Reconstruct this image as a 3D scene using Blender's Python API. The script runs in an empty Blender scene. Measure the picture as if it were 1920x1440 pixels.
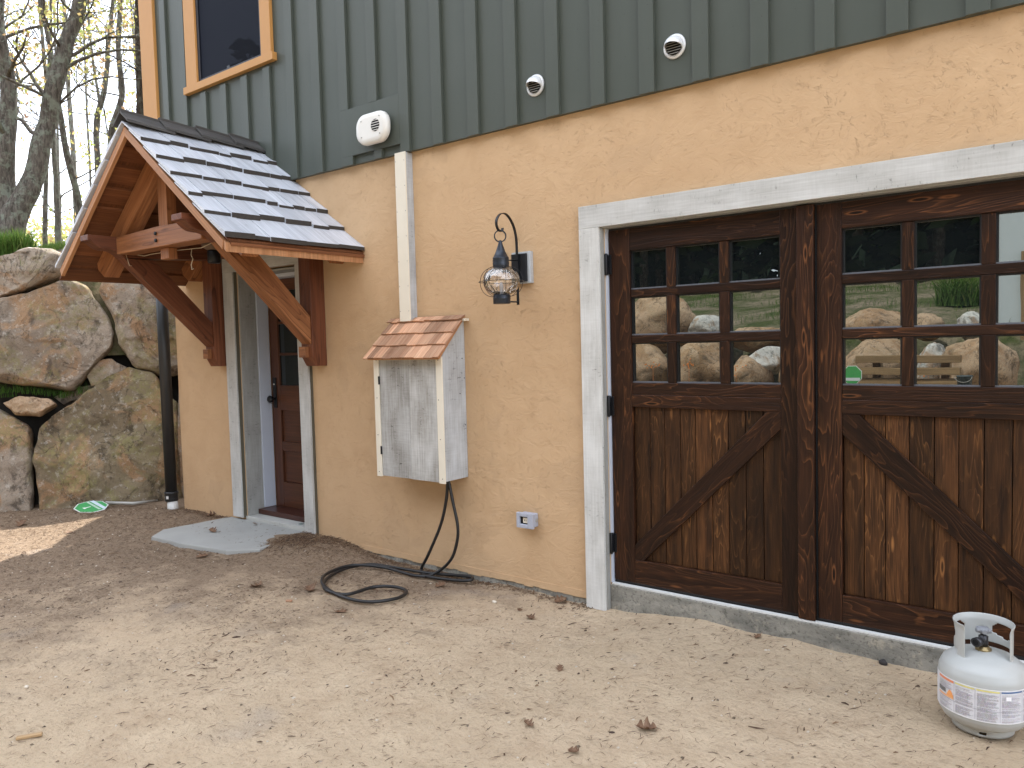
import bpy, math, random
from mathutils import Vector, Matrix, noise
R = math.radians
random.seed(7)
scn = bpy.context.scene
col = scn.collection

# ------------------------------------------------------------------ camera
YAW, PIT, ROL = .6586, .0537, -.0259
CC = Vector((4.9687, -3.8375, 1.5247)); FPX = 1444.0
_F = Vector((-math.sin(YAW)*math.cos(PIT), math.cos(YAW)*math.cos(PIT), -math.sin(PIT)))
_R0 = Vector((math.cos(YAW), math.sin(YAW), 0)); _U0 = _R0.cross(_F)
_R = math.cos(ROL)*_R0 + math.sin(ROL)*_U0; _U = -math.sin(ROL)*_R0 + math.cos(ROL)*_U0
cam = bpy.data.cameras.new('camera'); co = bpy.data.objects.new('camera', cam); col.objects.link(co)
cam.sensor_width = 36; cam.lens = 36*FPX/1920; cam.clip_start = .02; cam.clip_end = 900
m = Matrix((_R, _U, -_F)).transposed().to_4x4(); m.translation = CC; co.matrix_world = m
scn.camera = co

# ------------------------------------------------------------------ light
SUN_EL = R(59); SAZ = Vector((-.41, .91, 0)).normalized()
w = bpy.data.worlds.new('World'); scn.world = w; w.use_nodes = True
nt = w.node_tree; bg = nt.nodes['Background']; bg.inputs[1].default_value = .15
sky = nt.nodes.new('ShaderNodeTexSky'); sky.sky_type = 'NISHITA'; sky.sun_disc = False
sky.sun_elevation = SUN_EL; sky.sun_rotation = math.atan2(SAZ.x, SAZ.y); sky.air_density = 1.0; sky.dust_density = 3.0; sky.ozone_density = .6
# thin bright spring haze and cloud over the blue
tc = nt.nodes.new('ShaderNodeTexCoord'); nz = nt.nodes.new('ShaderNodeTexNoise'); nz.inputs['Scale'].default_value = 2.2; nz.inputs['Detail'].default_value = 6
rp = nt.nodes.new('ShaderNodeValToRGB'); rp.color_ramp.elements[0].position = .30; rp.color_ramp.elements[0].color = (.45, .45, .45, 1)
rp.color_ramp.elements[1].position = .62; rp.color_ramp.elements[1].color = (.92, .92, .92, 1)
mx = nt.nodes.new('ShaderNodeMix'); mx.data_type = 'RGBA'; mx.inputs[7].default_value = (7.5, 7.95, 8.8, 1)
nt.links.new(tc.outputs['Generated'], nz.inputs['Vector']); nt.links.new(nz.outputs[0], rp.inputs[0]); nt.links.new(rp.outputs[0], mx.inputs[0])
nt.links.new(sky.outputs[0], mx.inputs[6]); nt.links.new(mx.outputs[2], bg.inputs[0])
sl = bpy.data.lights.new('sun', 'SUN'); sl.energy = 3.4; sl.angle = R(.5); sl.color = (1, .965, .90)
so = bpy.data.objects.new('sun', sl); col.objects.link(so)
sd = Vector((SAZ.x*math.cos(SUN_EL), SAZ.y*math.cos(SUN_EL), math.sin(SUN_EL)))
so.rotation_euler = sd.to_track_quat('Z', 'Y').to_euler(); so.location = (0, 0, 30)
scn.view_settings.view_transform = 'Standard'; scn.view_settings.look = 'None'; scn.view_settings.gamma = 1
scn.view_settings.exposure = 1.62
scn.cycles.max_bounces = 7; scn.cycles.diffuse_bounces = 4; scn.cycles.glossy_bounces = 4; scn.cycles.transparent_max_bounces = 16

# ------------------------------------------------------------------ pixel helpers (photo pixels -> metres)
def ray(px, py): return _F + _R*((px-960)/FPX) - _U*((py-720)/FPX)
def on_y(px, py, y=0.0): d = ray(px, py); return CC + d*((y-CC.y)/d.y)
def on_z(px, py, z=0.0): d = ray(px, py); return CC + d*((z-CC.z)/d.z)
def at_d(px, py, D): d = ray(px, py); return CC + d*(D/math.hypot(d.x, d.y))
def mirror(px, py, Y):                     # where the thing seen reflected in the panes stands
    wp = on_y(px, py, .06); d = ray(px, py); d = Vector((d.x, -d.y, d.z)); return wp + d*((-Y-wp.y)/d.y)

# ------------------------------------------------------------------ materials
class NT:
    def __init__(s, name):
        s.m = bpy.data.materials.new(name); s.m.use_nodes = True; s.t = s.m.node_tree; s.b = s.t.nodes['Principled BSDF']
    def n(s, ty, **k):
        o = s.t.nodes.new('ShaderNode'+ty)
        for a, v in k.items():
            if a.startswith('i_'): o.inputs[a[2:].replace('_', ' ')].default_value = v
            else: setattr(o, a, v)
        return o
    def l(s, a, b): s.t.links.new(a, b)
    def coord(s, kind='Object'): return s.n('TexCoord').outputs[kind]
    def geo(s): return s.n('NewGeometry').outputs['Position']
    def mapv(s, v, sc=(1, 1, 1), loc=None):
        o = s.n('Mapping'); o.inputs['Scale'].default_value = sc
        if loc is not None: s.l(loc, o.inputs['Location'])
        s.l(v, o.inputs[0]); return o.outputs[0]
    def noise(s, v, scale, detail=5, rough=.55, dist=0):
        o = s.n('TexNoise'); o.inputs['Scale'].default_value = scale; o.inputs['Detail'].default_value = detail
        o.inputs['Roughness'].default_value = rough; o.inputs['Distortion'].default_value = dist; s.l(v, o.inputs['Vector']); return o.outputs[0]
    def ramp(s, f, stops):
        o = s.n('ValToRGB'); e = o.color_ramp.elements
        while len(e) < len(stops): e.new(.5)
        for i, (p, c) in enumerate(stops):
            e[i].position = p; e[i].color = (c, c, c, 1) if isinstance(c, (int, float)) else (*c, 1)
        s.l(f, o.inputs[0]); return o.outputs[0]
    def mix(s, f, a, b, mode='MIX'):
        o = s.n('Mix', data_type='RGBA', blend_type=mode)
        for i, v in ((0, f), (6, a), (7, b)):
            if isinstance(v, (int, float)): o.inputs[i].default_value = v if i == 0 else (v, v, v, 1)
            elif isinstance(v, tuple): o.inputs[i].default_value = (*v, 1)
            else: s.l(v, o.inputs[i])
        return o.outputs[2]
    def math(s, op, a, b=0.0):
        o = s.n('Math', operation=op)
        for i, v in ((0, a), (1, b)):
            if isinstance(v, (int, float)): o.inputs[i].default_value = v
            else: s.l(v, o.inputs[i])
        return o.outputs[0]
    def vadd(s, a, b):
        o = s.n('VectorMath', operation='ADD'); s.l(a, o.inputs[0]); s.l(b, o.inputs[1]); return o.outputs[0]
    def rnd(s): o = s.n('Attribute'); o.attribute_name = 'rnd'; return o.outputs['Fac']
    def bump(s, h, st=.3, d=.01, prev=None):
        o = s.n('Bump'); o.inputs['Strength'].default_value = st; o.inputs['Distance'].default_value = d; s.l(h, o.inputs['Height'])
        if prev is not None: s.l(prev, o.inputs['Normal'])
        return o.outputs[0]
    def out(s, c=None, rough=.6, nrm=None, metal=0, spec=.5):
        if c is not None:
            if isinstance(c, tuple): s.b.inputs['Base Color'].default_value = (*c, 1)
            else: s.l(c, s.b.inputs['Base Color'])
        if isinstance(rough, (int, float)): s.b.inputs['Roughness'].default_value = rough
        else: s.l(rough, s.b.inputs['Roughness'])
        if nrm is not None: s.l(nrm, s.b.inputs['Normal'])
        s.b.inputs['Metallic'].default_value = metal; s.b.inputs['Specular IOR Level'].default_value = spec
        return s.m

def plain(name, c, rough=.6, metal=0, var=.15, sc=12, bump=0.0, spec=.5):
    t = NT(name); p = t.coord(); n = t.noise(p, sc, 5)
    cc = t.mix(n, tuple(x*(1-var) for x in c), tuple(min(1, x*(1+var)) for x in c))
    return t.out(cc, rough, t.bump(t.noise(p, sc*6, 3), bump, .004) if bump else None, metal, spec)

def wood(name, dark, light, streak, knots=True, rough=.55, gscale=1.0, contrast=1.0, spec=.4, bumpst=.35, rvar=.35, fdark=.45):
    t = NT(name); uv = t.n('UVMap').outputs[0]; r = t.rnd()
    off = t.n('CombineXYZ'); t.l(t.math('MULTIPLY', r, 41.0), off.inputs[0]); t.l(t.math('MULTIPLY', r, 23.0), off.inputs[1])
    v = t.vadd(uv, off.outputs[0])
    fine = t.noise(t.mapv(v, (3*gscale, 110*gscale, 1)), 1.0, 4, .6)
    wob = t.noise(t.mapv(v, (.8*gscale, 5.2*gscale, 1)), 1.0, 3, .5, .5)
    rings = t.math('FRACT', t.math('MULTIPLY', wob, 15.0))
    rg = t.ramp(rings, [(0, 0), (.55, .08), (.80, .35), (.93, 1.0), (1, 0)])
    mid = t.noise(t.mapv(v, (1.6*gscale, 16*gscale, 1)), 1.0, 3)
    a = t.mix(t.ramp(mid, [(.3, 0), (.72, 1)]), dark, light)
    pm = t.ramp(t.noise(t.mapv(v, (.9, 7, 1)), 1.0, 2), [(.42, .12), (.62, 1)])
    a = t.mix(t.math('MULTIPLY', t.math('MULTIPLY', rg, pm), .55*contrast), a, streak)
    a = t.mix(t.ramp(fine, [(.35, .55), (.65, 0)]), a, tuple(x*fdark for x in dark))
    vo = None
    if knots:
        vo = t.n('TexVoronoi'); vo.inputs['Scale'].default_value = 1.0; t.l(t.mapv(v, (2.6, 13, 1)), vo.inputs['Vector'])
        k = t.ramp(vo.outputs['Distance'], [(.04, 1), (.09, 0)])
        a = t.mix(t.math('MULTIPLY', k, .85), a, tuple(x*.4 for x in dark))
        k2 = t.ramp(vo.outputs['Distance'], [(.07, 0), (.10, .8), (.15, 0)])
        a = t.mix(t.math('MULTIPLY', k2, .6), a, streak)
    hs = t.n('HueSaturation'); t.l(a, hs.inputs['Color']); t.l(t.math('ADD', t.math('MULTIPLY', r, rvar*2), 1-rvar), hs.inputs['Value'])
    h = t.math('ADD', fine, t.math('MULTIPLY', rg, .6))
    return t.out(hs.outputs[0], rough, t.bump(h, bumpst, .003), 0, spec)

def whitewash(name, base, dirt, amt=.5, rough=.75):
    t = NT(name); uv = t.n('UVMap').outputs[0]; r = t.rnd()
    off = t.n('CombineXYZ'); t.l(t.math('MULTIPLY', r, 31.0), off.inputs[0]); t.l(t.math('MULTIPLY', r, 17.0), off.inputs[1])
    v = t.vadd(uv, off.outputs[0])
    al = t.noise(t.mapv(v, (4, 90, 1)), 1, 4); ac = t.noise(t.mapv(v, (120, 9, 1)), 1, 3); pt = t.noise(t.mapv(v, (3.5, 7, 1)), 1, 5)
    sp = t.noise(t.mapv(v, (60, 24, 1)), 1, 2, .7)
    f = t.math('ADD', t.math('MULTIPLY', al, .45), t.math('ADD', t.math('MULTIPLY', ac, .18), t.math('MULTIPLY', pt, .70)))
    a = t.mix(t.ramp(f, [(.5, 0), (.82, amt)]), base, dirt)
    m1 = t.math('MULTIPLY', t.ramp(sp, [(.60, 0), (.68, 1)]), t.ramp(pt, [(.5, 0), (.62, 1)]))
    a = t.mix(t.math('MULTIPLY', m1, amt), a, tuple(x*.35 for x in dirt))
    hs = t.n('HueSaturation'); t.l(a, hs.inputs['Color']); t.l(t.math('ADD', t.math('MULTIPLY', r, .22), .89), hs.inputs['Value'])
    return t.out(hs.outputs[0], rough, t.bump(t.math('ADD', al, ac), .25, .002), 0, .3)

def stucco():
    t = NT('stucco_plaster'); p = t.geo()
    big = t.noise(p, .9, 4); med = t.noise(p, 4, 5, .6, .8); tro = t.noise(t.mapv(p, (1, 1, 1.5)), 7, 7, .66, 1.8)
    c = t.mix(t.ramp(big, [(.3, 0), (.7, 1)]), (.530, .355, .205), (.600, .412, .245))
    c = t.mix(t.ramp(med, [(.46, 0), (.66, .45)]), c, (.50, .33, .185))
    st = t.noise(p, 1.9, 3, .5, .5); c = t.mix(t.ramp(st, [(.61, 0), (.64, .38)]), c, (.49, .335, .20))
    # soft torn trowel marks everywhere, deeper in places
    q = t.n('TexNoise', i_Scale=2.6); t.l(p, q.inputs['Vector']); q2 = t.vadd(p, q.outputs[1])
    cr = t.noise(q2, 5.5, 4, .62, 1.6)
    line = t.ramp(t.math('ABSOLUTE', t.math('SUBTRACT', cr, .5)), [(0, 1), (.016, 0)])
    cr2 = t.noise(t.mapv(p, (1, 1, 1.4)), 17, 4, .7, .9)
    tear = t.ramp(cr2, [(.66, 0), (.70, 1)])
    msk = t.ramp(t.noise(p, 2.1, 5, .65), [(.36, .12), (.70, .75)])
    brk = t.ramp(t.noise(p, 30, 2, .6), [(.46, 0), (.56, 1)])
    ln = t.math('MULTIPLY', t.math('MULTIPLY', line, brk), msk); tr = t.math('MULTIPLY', tear, msk)
    c = t.mix(t.math('MULTIPLY', ln, .26), c, (.27, .17, .09)); c = t.mix(t.math('MULTIPLY', tr, .04), c, (.30, .19, .10))
    h = t.math('ADD', t.math('MULTIPLY', tro, .55), t.math('ADD', t.math('MULTIPLY', ln, -.30), t.math('MULTIPLY', tr, -.14)))
    nb = t.bump(t.noise(p, 180, 3), .10, .001, t.bump(h, .85, .013))
    return t.out(c, .88, nb, 0, .2)

def sand():
    t = NT('sandy_ground'); p = t.geo()
    big = t.noise(p, .9, 5, .6); med = t.noise(p, 4, 6, .65); fin = t.noise(p, 45, 5, .7); gr = t.noise(p, 320, 2, .8)
    c = t.mix(t.ramp(med, [(.3, 0), (.7, 1)]), (.46, .34, .225), (.62, .487, .338))
    c = t.mix(t.ramp(big, [(.42, 0), (.7, .6)]), c, (.50, .39, .262))
    # dark needle mulch, thick on the left and along the wall, thinning to the open sand
    sx = t.n('SeparateXYZ'); t.l(p, sx.inputs[0])
    d1 = t.math('MULTIPLY', t.math('SUBTRACT', 1.7, sx.outputs[0]), .40)       # more to the left
    d2 = t.math('MULTIPLY', t.math('ADD', sx.outputs[1], 2.3), .26)            # more towards the wall
    den = t.math('ADD', t.math('ADD', d1, d2), t.math('MULTIPLY', t.math('SUBTRACT', med, .5), 2.2))
    den = t.math('ADD', den, t.math('MULTIPLY', t.math('SUBTRACT', big, .5), 1.6))
    mk = t.ramp(den, [(.25, 0), (1.15, .85)])
    c = t.mix(mk, c, (.20, .138, .092))
    wh = t.noise(t.mapv(p, (18, 42, 30)), 1, 5, .7, 1.5)
    c = t.mix(t.math('MULTIPLY', t.ramp(wh, [(.54, 0), (.66, 1)]), t.math('ADD', t.math('MULTIPLY', mk, .95), .16)), c, (.12, .075, .05))
    c = t.mix(t.ramp(fin, [(.36, .38), (.46, 0)]), c, (.30, .22, .15)); c = t.mix(t.ramp(t.noise(p, 85, 3, .7), [(.34, .35), (.44, 0), (.60, 0), (.70, .15)]), c, t.mix(gr, (.20, .15, .10), (.75, .66, .53)))
    c = t.mix(t.ramp(gr, [(.3, .22), (.46, 0), (.70, 0), (.80, .25)]), c, (.55, .45, .33))
    gy = t.ramp(t.noise(p, 1.7, 3), [(.62, 0), (.72, .35)]); c = t.mix(gy, c, (.36, .31, .26))
    hb = t.math('ADD', t.math('MULTIPLY', fin, .8), t.math('MULTIPLY', gr, .25)); hb = t.math('ADD', hb, t.math('MULTIPLY', t.noise(p, 16, 4, .6), 1.1))
    return t.out(c, .95, t.bump(hb, 1.0, .018), 0, .15)

def rock(name, c1, c2, moss=.5, stain=.5):
    t = NT(name); p = t.geo(); r = t.n('ObjectInfo').outputs['Random']
    off = t.n('CombineXYZ'); t.l(t.math('MULTIPLY', r, 50.0), off.inputs[0]); q = t.vadd(p, off.outputs[0])
    a = t.noise(q, .9, 5, .62, .7); b = t.noise(q, 5, 7, .70, .5); f = t.noise(q, 70, 4, .75); g = t.noise(q, 19, 6, .72)
    c = t.mix(t.ramp(a, [(.40, 0), (.60, 1)]), c1, c2)
    c = t.mix(t.ramp(t.noise(q, 1.9, 5, .65, 1.0), [(.50, 0), (.58, .8)]), c, (.34, .205, .11))
    c = t.mix(t.ramp(b, [(.37, .85), (.47, 0)]), c, tuple(x*.38 for x in c1))
    c = t.mix(t.math('MULTIPLY', t.ramp(g, [(.55, 0), (.62, 1)]), stain*.6), c, (.56, .53, .47))
    c = t.mix(t.ramp(f, [(.34, .5), (.48, 0)]), c, (.08, .07, .06))
    mm = t.math('MULTIPLY', t.ramp(t.noise(q, 1.7, 7, .72, .6), [(.50, 0), (.57, 1)]), t.ramp(t.noise(q, 24, 6, .78), [(.42, 0), (.54, 1)]))
    c = t.mix(t.math('MULTIPLY', mm, moss), c, t.mix(g, (.12, .125, .04), (.36, .31, .13)))
    cr = t.noise(q, 1.6, 5, .62, 1.2)
    ck = t.ramp(t.math('ABSOLUTE', t.math('SUBTRACT', cr, .5)), [(0, 1), (.007, 0)])
    c = t.mix(t.math('MULTIPLY', ck, .6), c, (.05, .04, .03))
    v = t.n('TexVoronoi', feature='SMOOTH_F1'); v.inputs['Scale'].default_value = 3.2; t.l(t.mapv(t.vadd(q, t.n('Value').outputs[0]) if False else q, (1, 1, 1.6)), v.inputs['Vector'])
    h = t.math('ADD', t.math('ADD', t.math('MULTIPLY', b, 1.5), t.math('MULTIPLY', f, .22)), t.math('ADD', t.math('MULTIPLY', g, .5), t.math('MULTIPLY', v.outputs['Distance'], 1.0)))
    h = t.math('SUBTRACT', h, t.math('MULTIPLY', ck, .6))
    return t.out(c, .9, t.bump(h, .6, .028), 0, .2)

def bark(name, c1, c2, lichen=.5):
    t = NT(name); p = t.coord(); v = t.mapv(p, (1, 1, .22))
    a = t.noise(v, 34, 5, .7, .6); b = t.noise(p, 9, 5, .7)
    c = t.mix(t.ramp(a, [(.38, 0), (.62, 1)]), c1, c2)
    c = t.mix(t.math('MULTIPLY', t.ramp(b, [(.5, 0), (.6, 1)]), lichen), c, (.30, .34, .27))
    return t.out(c, .95, t.bump(a, 1.0, .03), 0, .1)

def leafm(name, stops, trans=.35):
    t = NT(name); c = t.ramp(t.rnd(), stops); t.out(c, .6, None, 0, .25)
    tr = t.n('BsdfTranslucent'); t.l(c, tr.inputs[0]); ms = t.n('MixShader'); ms.inputs[0].default_value = trans
    t.l(t.b.outputs[0], ms.inputs[1]); t.l(tr.outputs[0], ms.inputs[2]); t.l(ms.outputs[0], t.t.nodes['Material Output'].inputs[0]); return t.m

def attrcol(name, rough=.5):
    t = NT(name); a = t.n('Attribute'); a.attribute_name = 'pcol'; n = t.noise(t.coord(), 60, 3)
    return t.out(t.mix(t.ramp(n, [(.3, .12), (.6, 0)]), a.outputs['Color'], (.3, .28, .25)), rough)

def mirror_glass(name, refl=.42, tint=(.9, .95, .93), inner=(.006, .008, .009), fk=.5):
    t = NT(name); n = t.bump(t.noise(t.coord(), 2.2, 2), .035, .01)
    t.out(inner, .6, None, 0, .03); g = t.n('BsdfGlossy'); g.inputs['Color'].default_value = (*tint, 1); g.inputs['Roughness'].default_value = .004; t.l(n, g.inputs['Normal'])
    lw = t.n('LayerWeight'); lw.inputs[0].default_value = .35; f = t.math('ADD', t.math('MULTIPLY', lw.outputs['Fresnel'], fk), refl)
    ms = t.n('MixShader'); t.l(f, ms.inputs[0]); t.l(t.b.outputs[0], ms.inputs[1]); t.l(g.outputs[0], ms.inputs[2]); t.l(ms.outputs[0], t.t.nodes['Material Output'].inputs[0]); return t.m

def clear_glass(name):
    t = NT(name); t.t.nodes.remove(t.b); n = t.bump(t.noise(t.mapv(t.coord(), (1, 1, .5)), 30, 2), .8, .012)
    g = t.n('BsdfGlossy'); g.inputs['Roughness'].default_value = .02; g.inputs['Color'].default_value = (1, .97, .93, 1); t.l(n, g.inputs['Normal'])
    tr = t.n('BsdfTransparent'); tr.inputs[0].default_value = (.96, .96, .97, 1); fr = t.n('Fresnel'); fr.inputs[0].default_value = 1.55; t.l(n, fr.inputs[1])
    ms = t.n('MixShader'); t.l(t.math('ADD', t.math('MULTIPLY', fr.outputs[0], 1.6), .06), ms.inputs[0]); t.l(tr.outputs[0], ms.inputs[1]); t.l(g.outputs[0], ms.inputs[2])
    t.l(ms.outputs[0], t.t.nodes['Material Output'].inputs[0]); return t.m

def concrete_mat():
    t = NT('sill_concrete'); p = t.geo(); a = t.noise(t.mapv(p, (1, 1, 2.5)), 4, 6, .65); f = t.noise(p, 60, 4, .7); g = t.noise(p, 11, 5, .7)
    c = t.mix(t.ramp(a, [(.38, 0), (.62, 1)]), (.17, .165, .145), (.31, .295, .255)); c = t.mix(t.ramp(g, [(.56, 0), (.64, .6)]), c, (.42, .38, .30)); c = t.mix(t.ramp(f, [(.35, .6), (.47, 0)]), c, (.07, .065, .055))
    return t.out(c, .9, t.bump(t.math('ADD', f, g), .6, .006), 0, .2)
def siding_paint():
    t = NT('green_painted_siding'); p = t.geo(); sx = t.n('SeparateXYZ'); t.l(p, sx.inputs[0])
    n = t.noise(t.mapv(p, (6, 1, .6)), 1, 5, .6); m_ = t.noise(p, 2.2, 4)
    c = t.mix(n, (.056, .066, .053), (.074, .085, .070)); c = t.mix(t.ramp(m_, [(.5, 0), (.7, .3)]), c, (.082, .092, .078))
    cx = t.math('FRACT', t.math('MULTIPLY', t.math('ADD', sx.outputs[0], 3.048), 6.5617)); cz = t.math('FRACT', t.math('MULTIPLY', sx.outputs[2], 4.4))
    dd = t.math('ADD', t.math('POWER', t.math('MULTIPLY', t.math('SUBTRACT', cx, .80), .152), 2.0), t.math('POWER', t.math('MULTIPLY', t.math('SUBTRACT', cz, .5), .227), 2.0))
    c = t.mix(t.math('MULTIPLY', t.math('LESS_THAN', dd, .0000075), .55), c, (.03, .03, .025))
    return t.out(c, .5, t.bump(t.noise(t.mapv(p, (60, 60, 2.5)), 1, 4), .12, .002), 0, .42)
M = dict(
    stucco=stucco(), sand=sand(),
    siding=siding_paint(),
    ochre=plain('ochre_trim_paint', (.50, .245, .068), .55, var=.06),
    wash=whitewash('whitewashed_board', (.60, .60, .58), (.26, .25, .22), .5),
    washside=whitewash('weathered_grey_board', (.54, .57, .59), (.22, .21, .20), .6),
    washdoor=whitewash('scuffed_grey_board', (.53, .525, .505), (.19, .17, .14), .75),
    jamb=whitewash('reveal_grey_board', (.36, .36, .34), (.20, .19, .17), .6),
    cream=plain('cream_paint', (.74, .68, .56), .5, var=.05),
    bluewhite=plain('primed_jamb_paint', (.52, .56, .64), .45, var=.04),
    darkstain=wood('dark_stained_plank', (.013, .0058, .0036), (.038, .0145, .0070), (.22, .085, .03), True, .42, 1.5, .95, .22, .4, .35),
    darkpanel=wood('brown_stained_board', (.020, .0085, .0042), (.110, .044, .015), (.34, .15, .05), True, .46, 1.7, 1.1, .24, .4, .5),
    timber=wood('red_cedar_timber', (.15, .050, .024), (.27, .095, .043), (.055, .017, .009), True, .5, .6, 1.75, .3, .5, .22),
    timberlight=wood('orange_bounce_lit_timber', (.29, .112, .045), (.47, .205, .085), (.10, .030, .012), True, .5, .6, 1.7, .3, .5, .14),  # orange cedar, with ground bounce under the canopy brightened into the colour
    cedar=wood('fresh_cedar_board', (.15, .055, .023), (.27, .105, .042), (.10, .034, .014), False, .6, .8, .5, .25, .2, .3),
    rake=wood('orange_rake_board', (.46, .21, .09), (.60, .31, .15), (.28, .11, .05), False, .55, .7, .5, .3, .2, .12),
    bshingle=wood('new_cedar_shingle', (.46, .235, .135), (.66, .41, .26), (.33, .155, .08), False, .7, 1.1, .9, .2, .3, .42),
    shake=wood('silver_shake_sky_sheen', (.50, .52, .565), (.74, .76, .81), (.33, .335, .345), False, .38, .9, .8, .6, .35, .12, .62),  # silver cedar; grazing sky sheen is also put into this pale blue
    butt=plain('dark_shake_butt', (.045, .038, .032), .9, var=.4, sc=60, bump=.4),
    doorwood=wood('mahogany_door', (.075, .026, .012), (.125, .042, .018), (.06, .018, .008), False, .4, .8, .5, .5, .15, .1),
    sillwood=plain('dark_red_sill', (.055, .018, .012), .35, var=.2),
    stone=whitewash('pale_sill_stone', (.48, .48, .45), (.30, .29, .27), .4),
    concrete=concrete_mat(),
    slab=plain('blue_grey_flagstone', (.325, .325, .305), .8, var=.14, sc=4, bump=.35),
    black=plain('black_metal', (.012, .013, .016), .42, .3, .2, 20, .1),
    bluemetal=plain('blued_lantern_metal', (.030, .036, .048), .38, .5, .3, 14, .15),
    pipe=plain('black_downspout_plastic', (.020, .021, .022), .42, 0, .2, 8, .05),
    rubber=plain('black_hose_rubber', (.012, .012, .013), .45, 0, .5, 25, .1),
    white=plain('white_vent_metal', (.78, .79, .80), .3, .2, .04),
    ventgrey=plain('grey_louvre', (.38, .37, .34), .5, .2, .1),
    plastic=plain('cream_vent_plastic', (.76, .74, .69), .35, 0, .03),
    dark=plain('dark_void', (.006, .006, .007), .9),
    grey=plain('grey_box_plastic', (.40, .42, .49), .5, 0, .10),
    pvc=plain('white_pvc', (.66, .66, .64), .4, 0, .08),
    tank=plain('grey_tank_enamel', (.42, .43, .415), .38, 0, .07, 5, .04),
    brass=plain('brass_fitting', (.35, .27, .14), .4, .8, .2),
    label=attrcol('printed_label', .45),
    glass=mirror_glass('garage_pane_glass', .18, fk=.4), dglass=mirror_glass('dark_door_glass', .05), wglass=mirror_glass('screened_window_glass', .006, (.5, .55, .7), (.004, .005, .009), .03),
    globe=clear_glass('seeded_lantern_glass'),
    rockA=rock('mossy_granite', (.235, .185, .14), (.36, .295, .23), .5, .6),
    rockD=rock('olive_brown_granite', (.165, .125, .078), (.265, .21, .135), .6, .5),
    rockB=rock('tan_boulder_stone', (.38, .26, .165), (.50, .355, .235), .12, .3),
    rockW=rock('pale_boulder_stone', (.55, .54, .50), (.66, .64, .60), .05, .3),
    barkO=bark('lichened_oak_bark', (.075, .065, .055), (.20, .175, .15), .55),
    barkP=bark('dark_pine_bark', (.030, .024, .02), (.10, .075, .058), .2),
    barkG=bark('grey_thin_bark', (.11, .10, .085), (.22, .20, .17), .5),
    spring=leafm('young_spring_leaf', [(0, (.36, .20, .12)), (.3, (.50, .34, .18)), (.55, (.46, .44, .15)), (1, (.30, .38, .12))], .5),
    needle=leafm('evergreen_needles', [(0, (.006, .012, .006)), (.7, (.014, .026, .012)), (1, (.03, .05, .018))], .1),
    bush=leafm('bright_shrub_leaf', [(0, (.04, .11, .015)), (1, (.10, .22, .03))], .3),
    grass=leafm('grass_blade', [(0, (.06, .12, .02)), (.6, (.10, .19, .035)), (1, (.30, .26, .10))], .3),
    litter=leafm('brown_needle_litter', [(0, (.045, .025, .016)), (.55, (.10, .055, .03)), (.9, (.21, .13, .07)), (1, (.42, .33, .22))], .05),
    leaf=leafm('dry_oak_leaf', [(0, (.09, .048, .03)), (.5, (.17, .095, .055)), (1, (.29, .18, .11))], .15),
    lumber=wood('sawn_lumber', (.32, .21, .11), (.48, .33, .18), (.24, .14, .07), True, .7, .8, .6, .2, .2, .25),
    bucket=plain('grey_bucket_plastic', (.06, .08, .085), .5), sheet=plain('white_sheet', (.50, .56, .58), .6, 0, .05),
    orange=plain('orange_petals', (.8, .22, .02), .6), twine=plain('pale_twine', (.50, .42, .30), .9),
)
def earth(name, a, b, g):
    t = NT(name); p = t.geo(); n = t.noise(p, 1.3, 6, .65); f = t.noise(p, 14, 5, .7)
    c = t.mix(t.ramp(n, [(.40, 0), (.60, 1)]), a, b); c = t.mix(t.ramp(f, [(.4, .6), (.55, 0)]), c, g)
    return t.out(c, .95, t.bump(f, .8, .03), 0, .1)
M['bank'] = earth('grassy_bank', (.07, .085, .03), (.24, .195, .14), (.035, .045, .02))
M['hill'] = earth('leafy_hill_soil', (.09, .08, .045), (.17, .12, .07), (.05, .06, .02))

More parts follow.
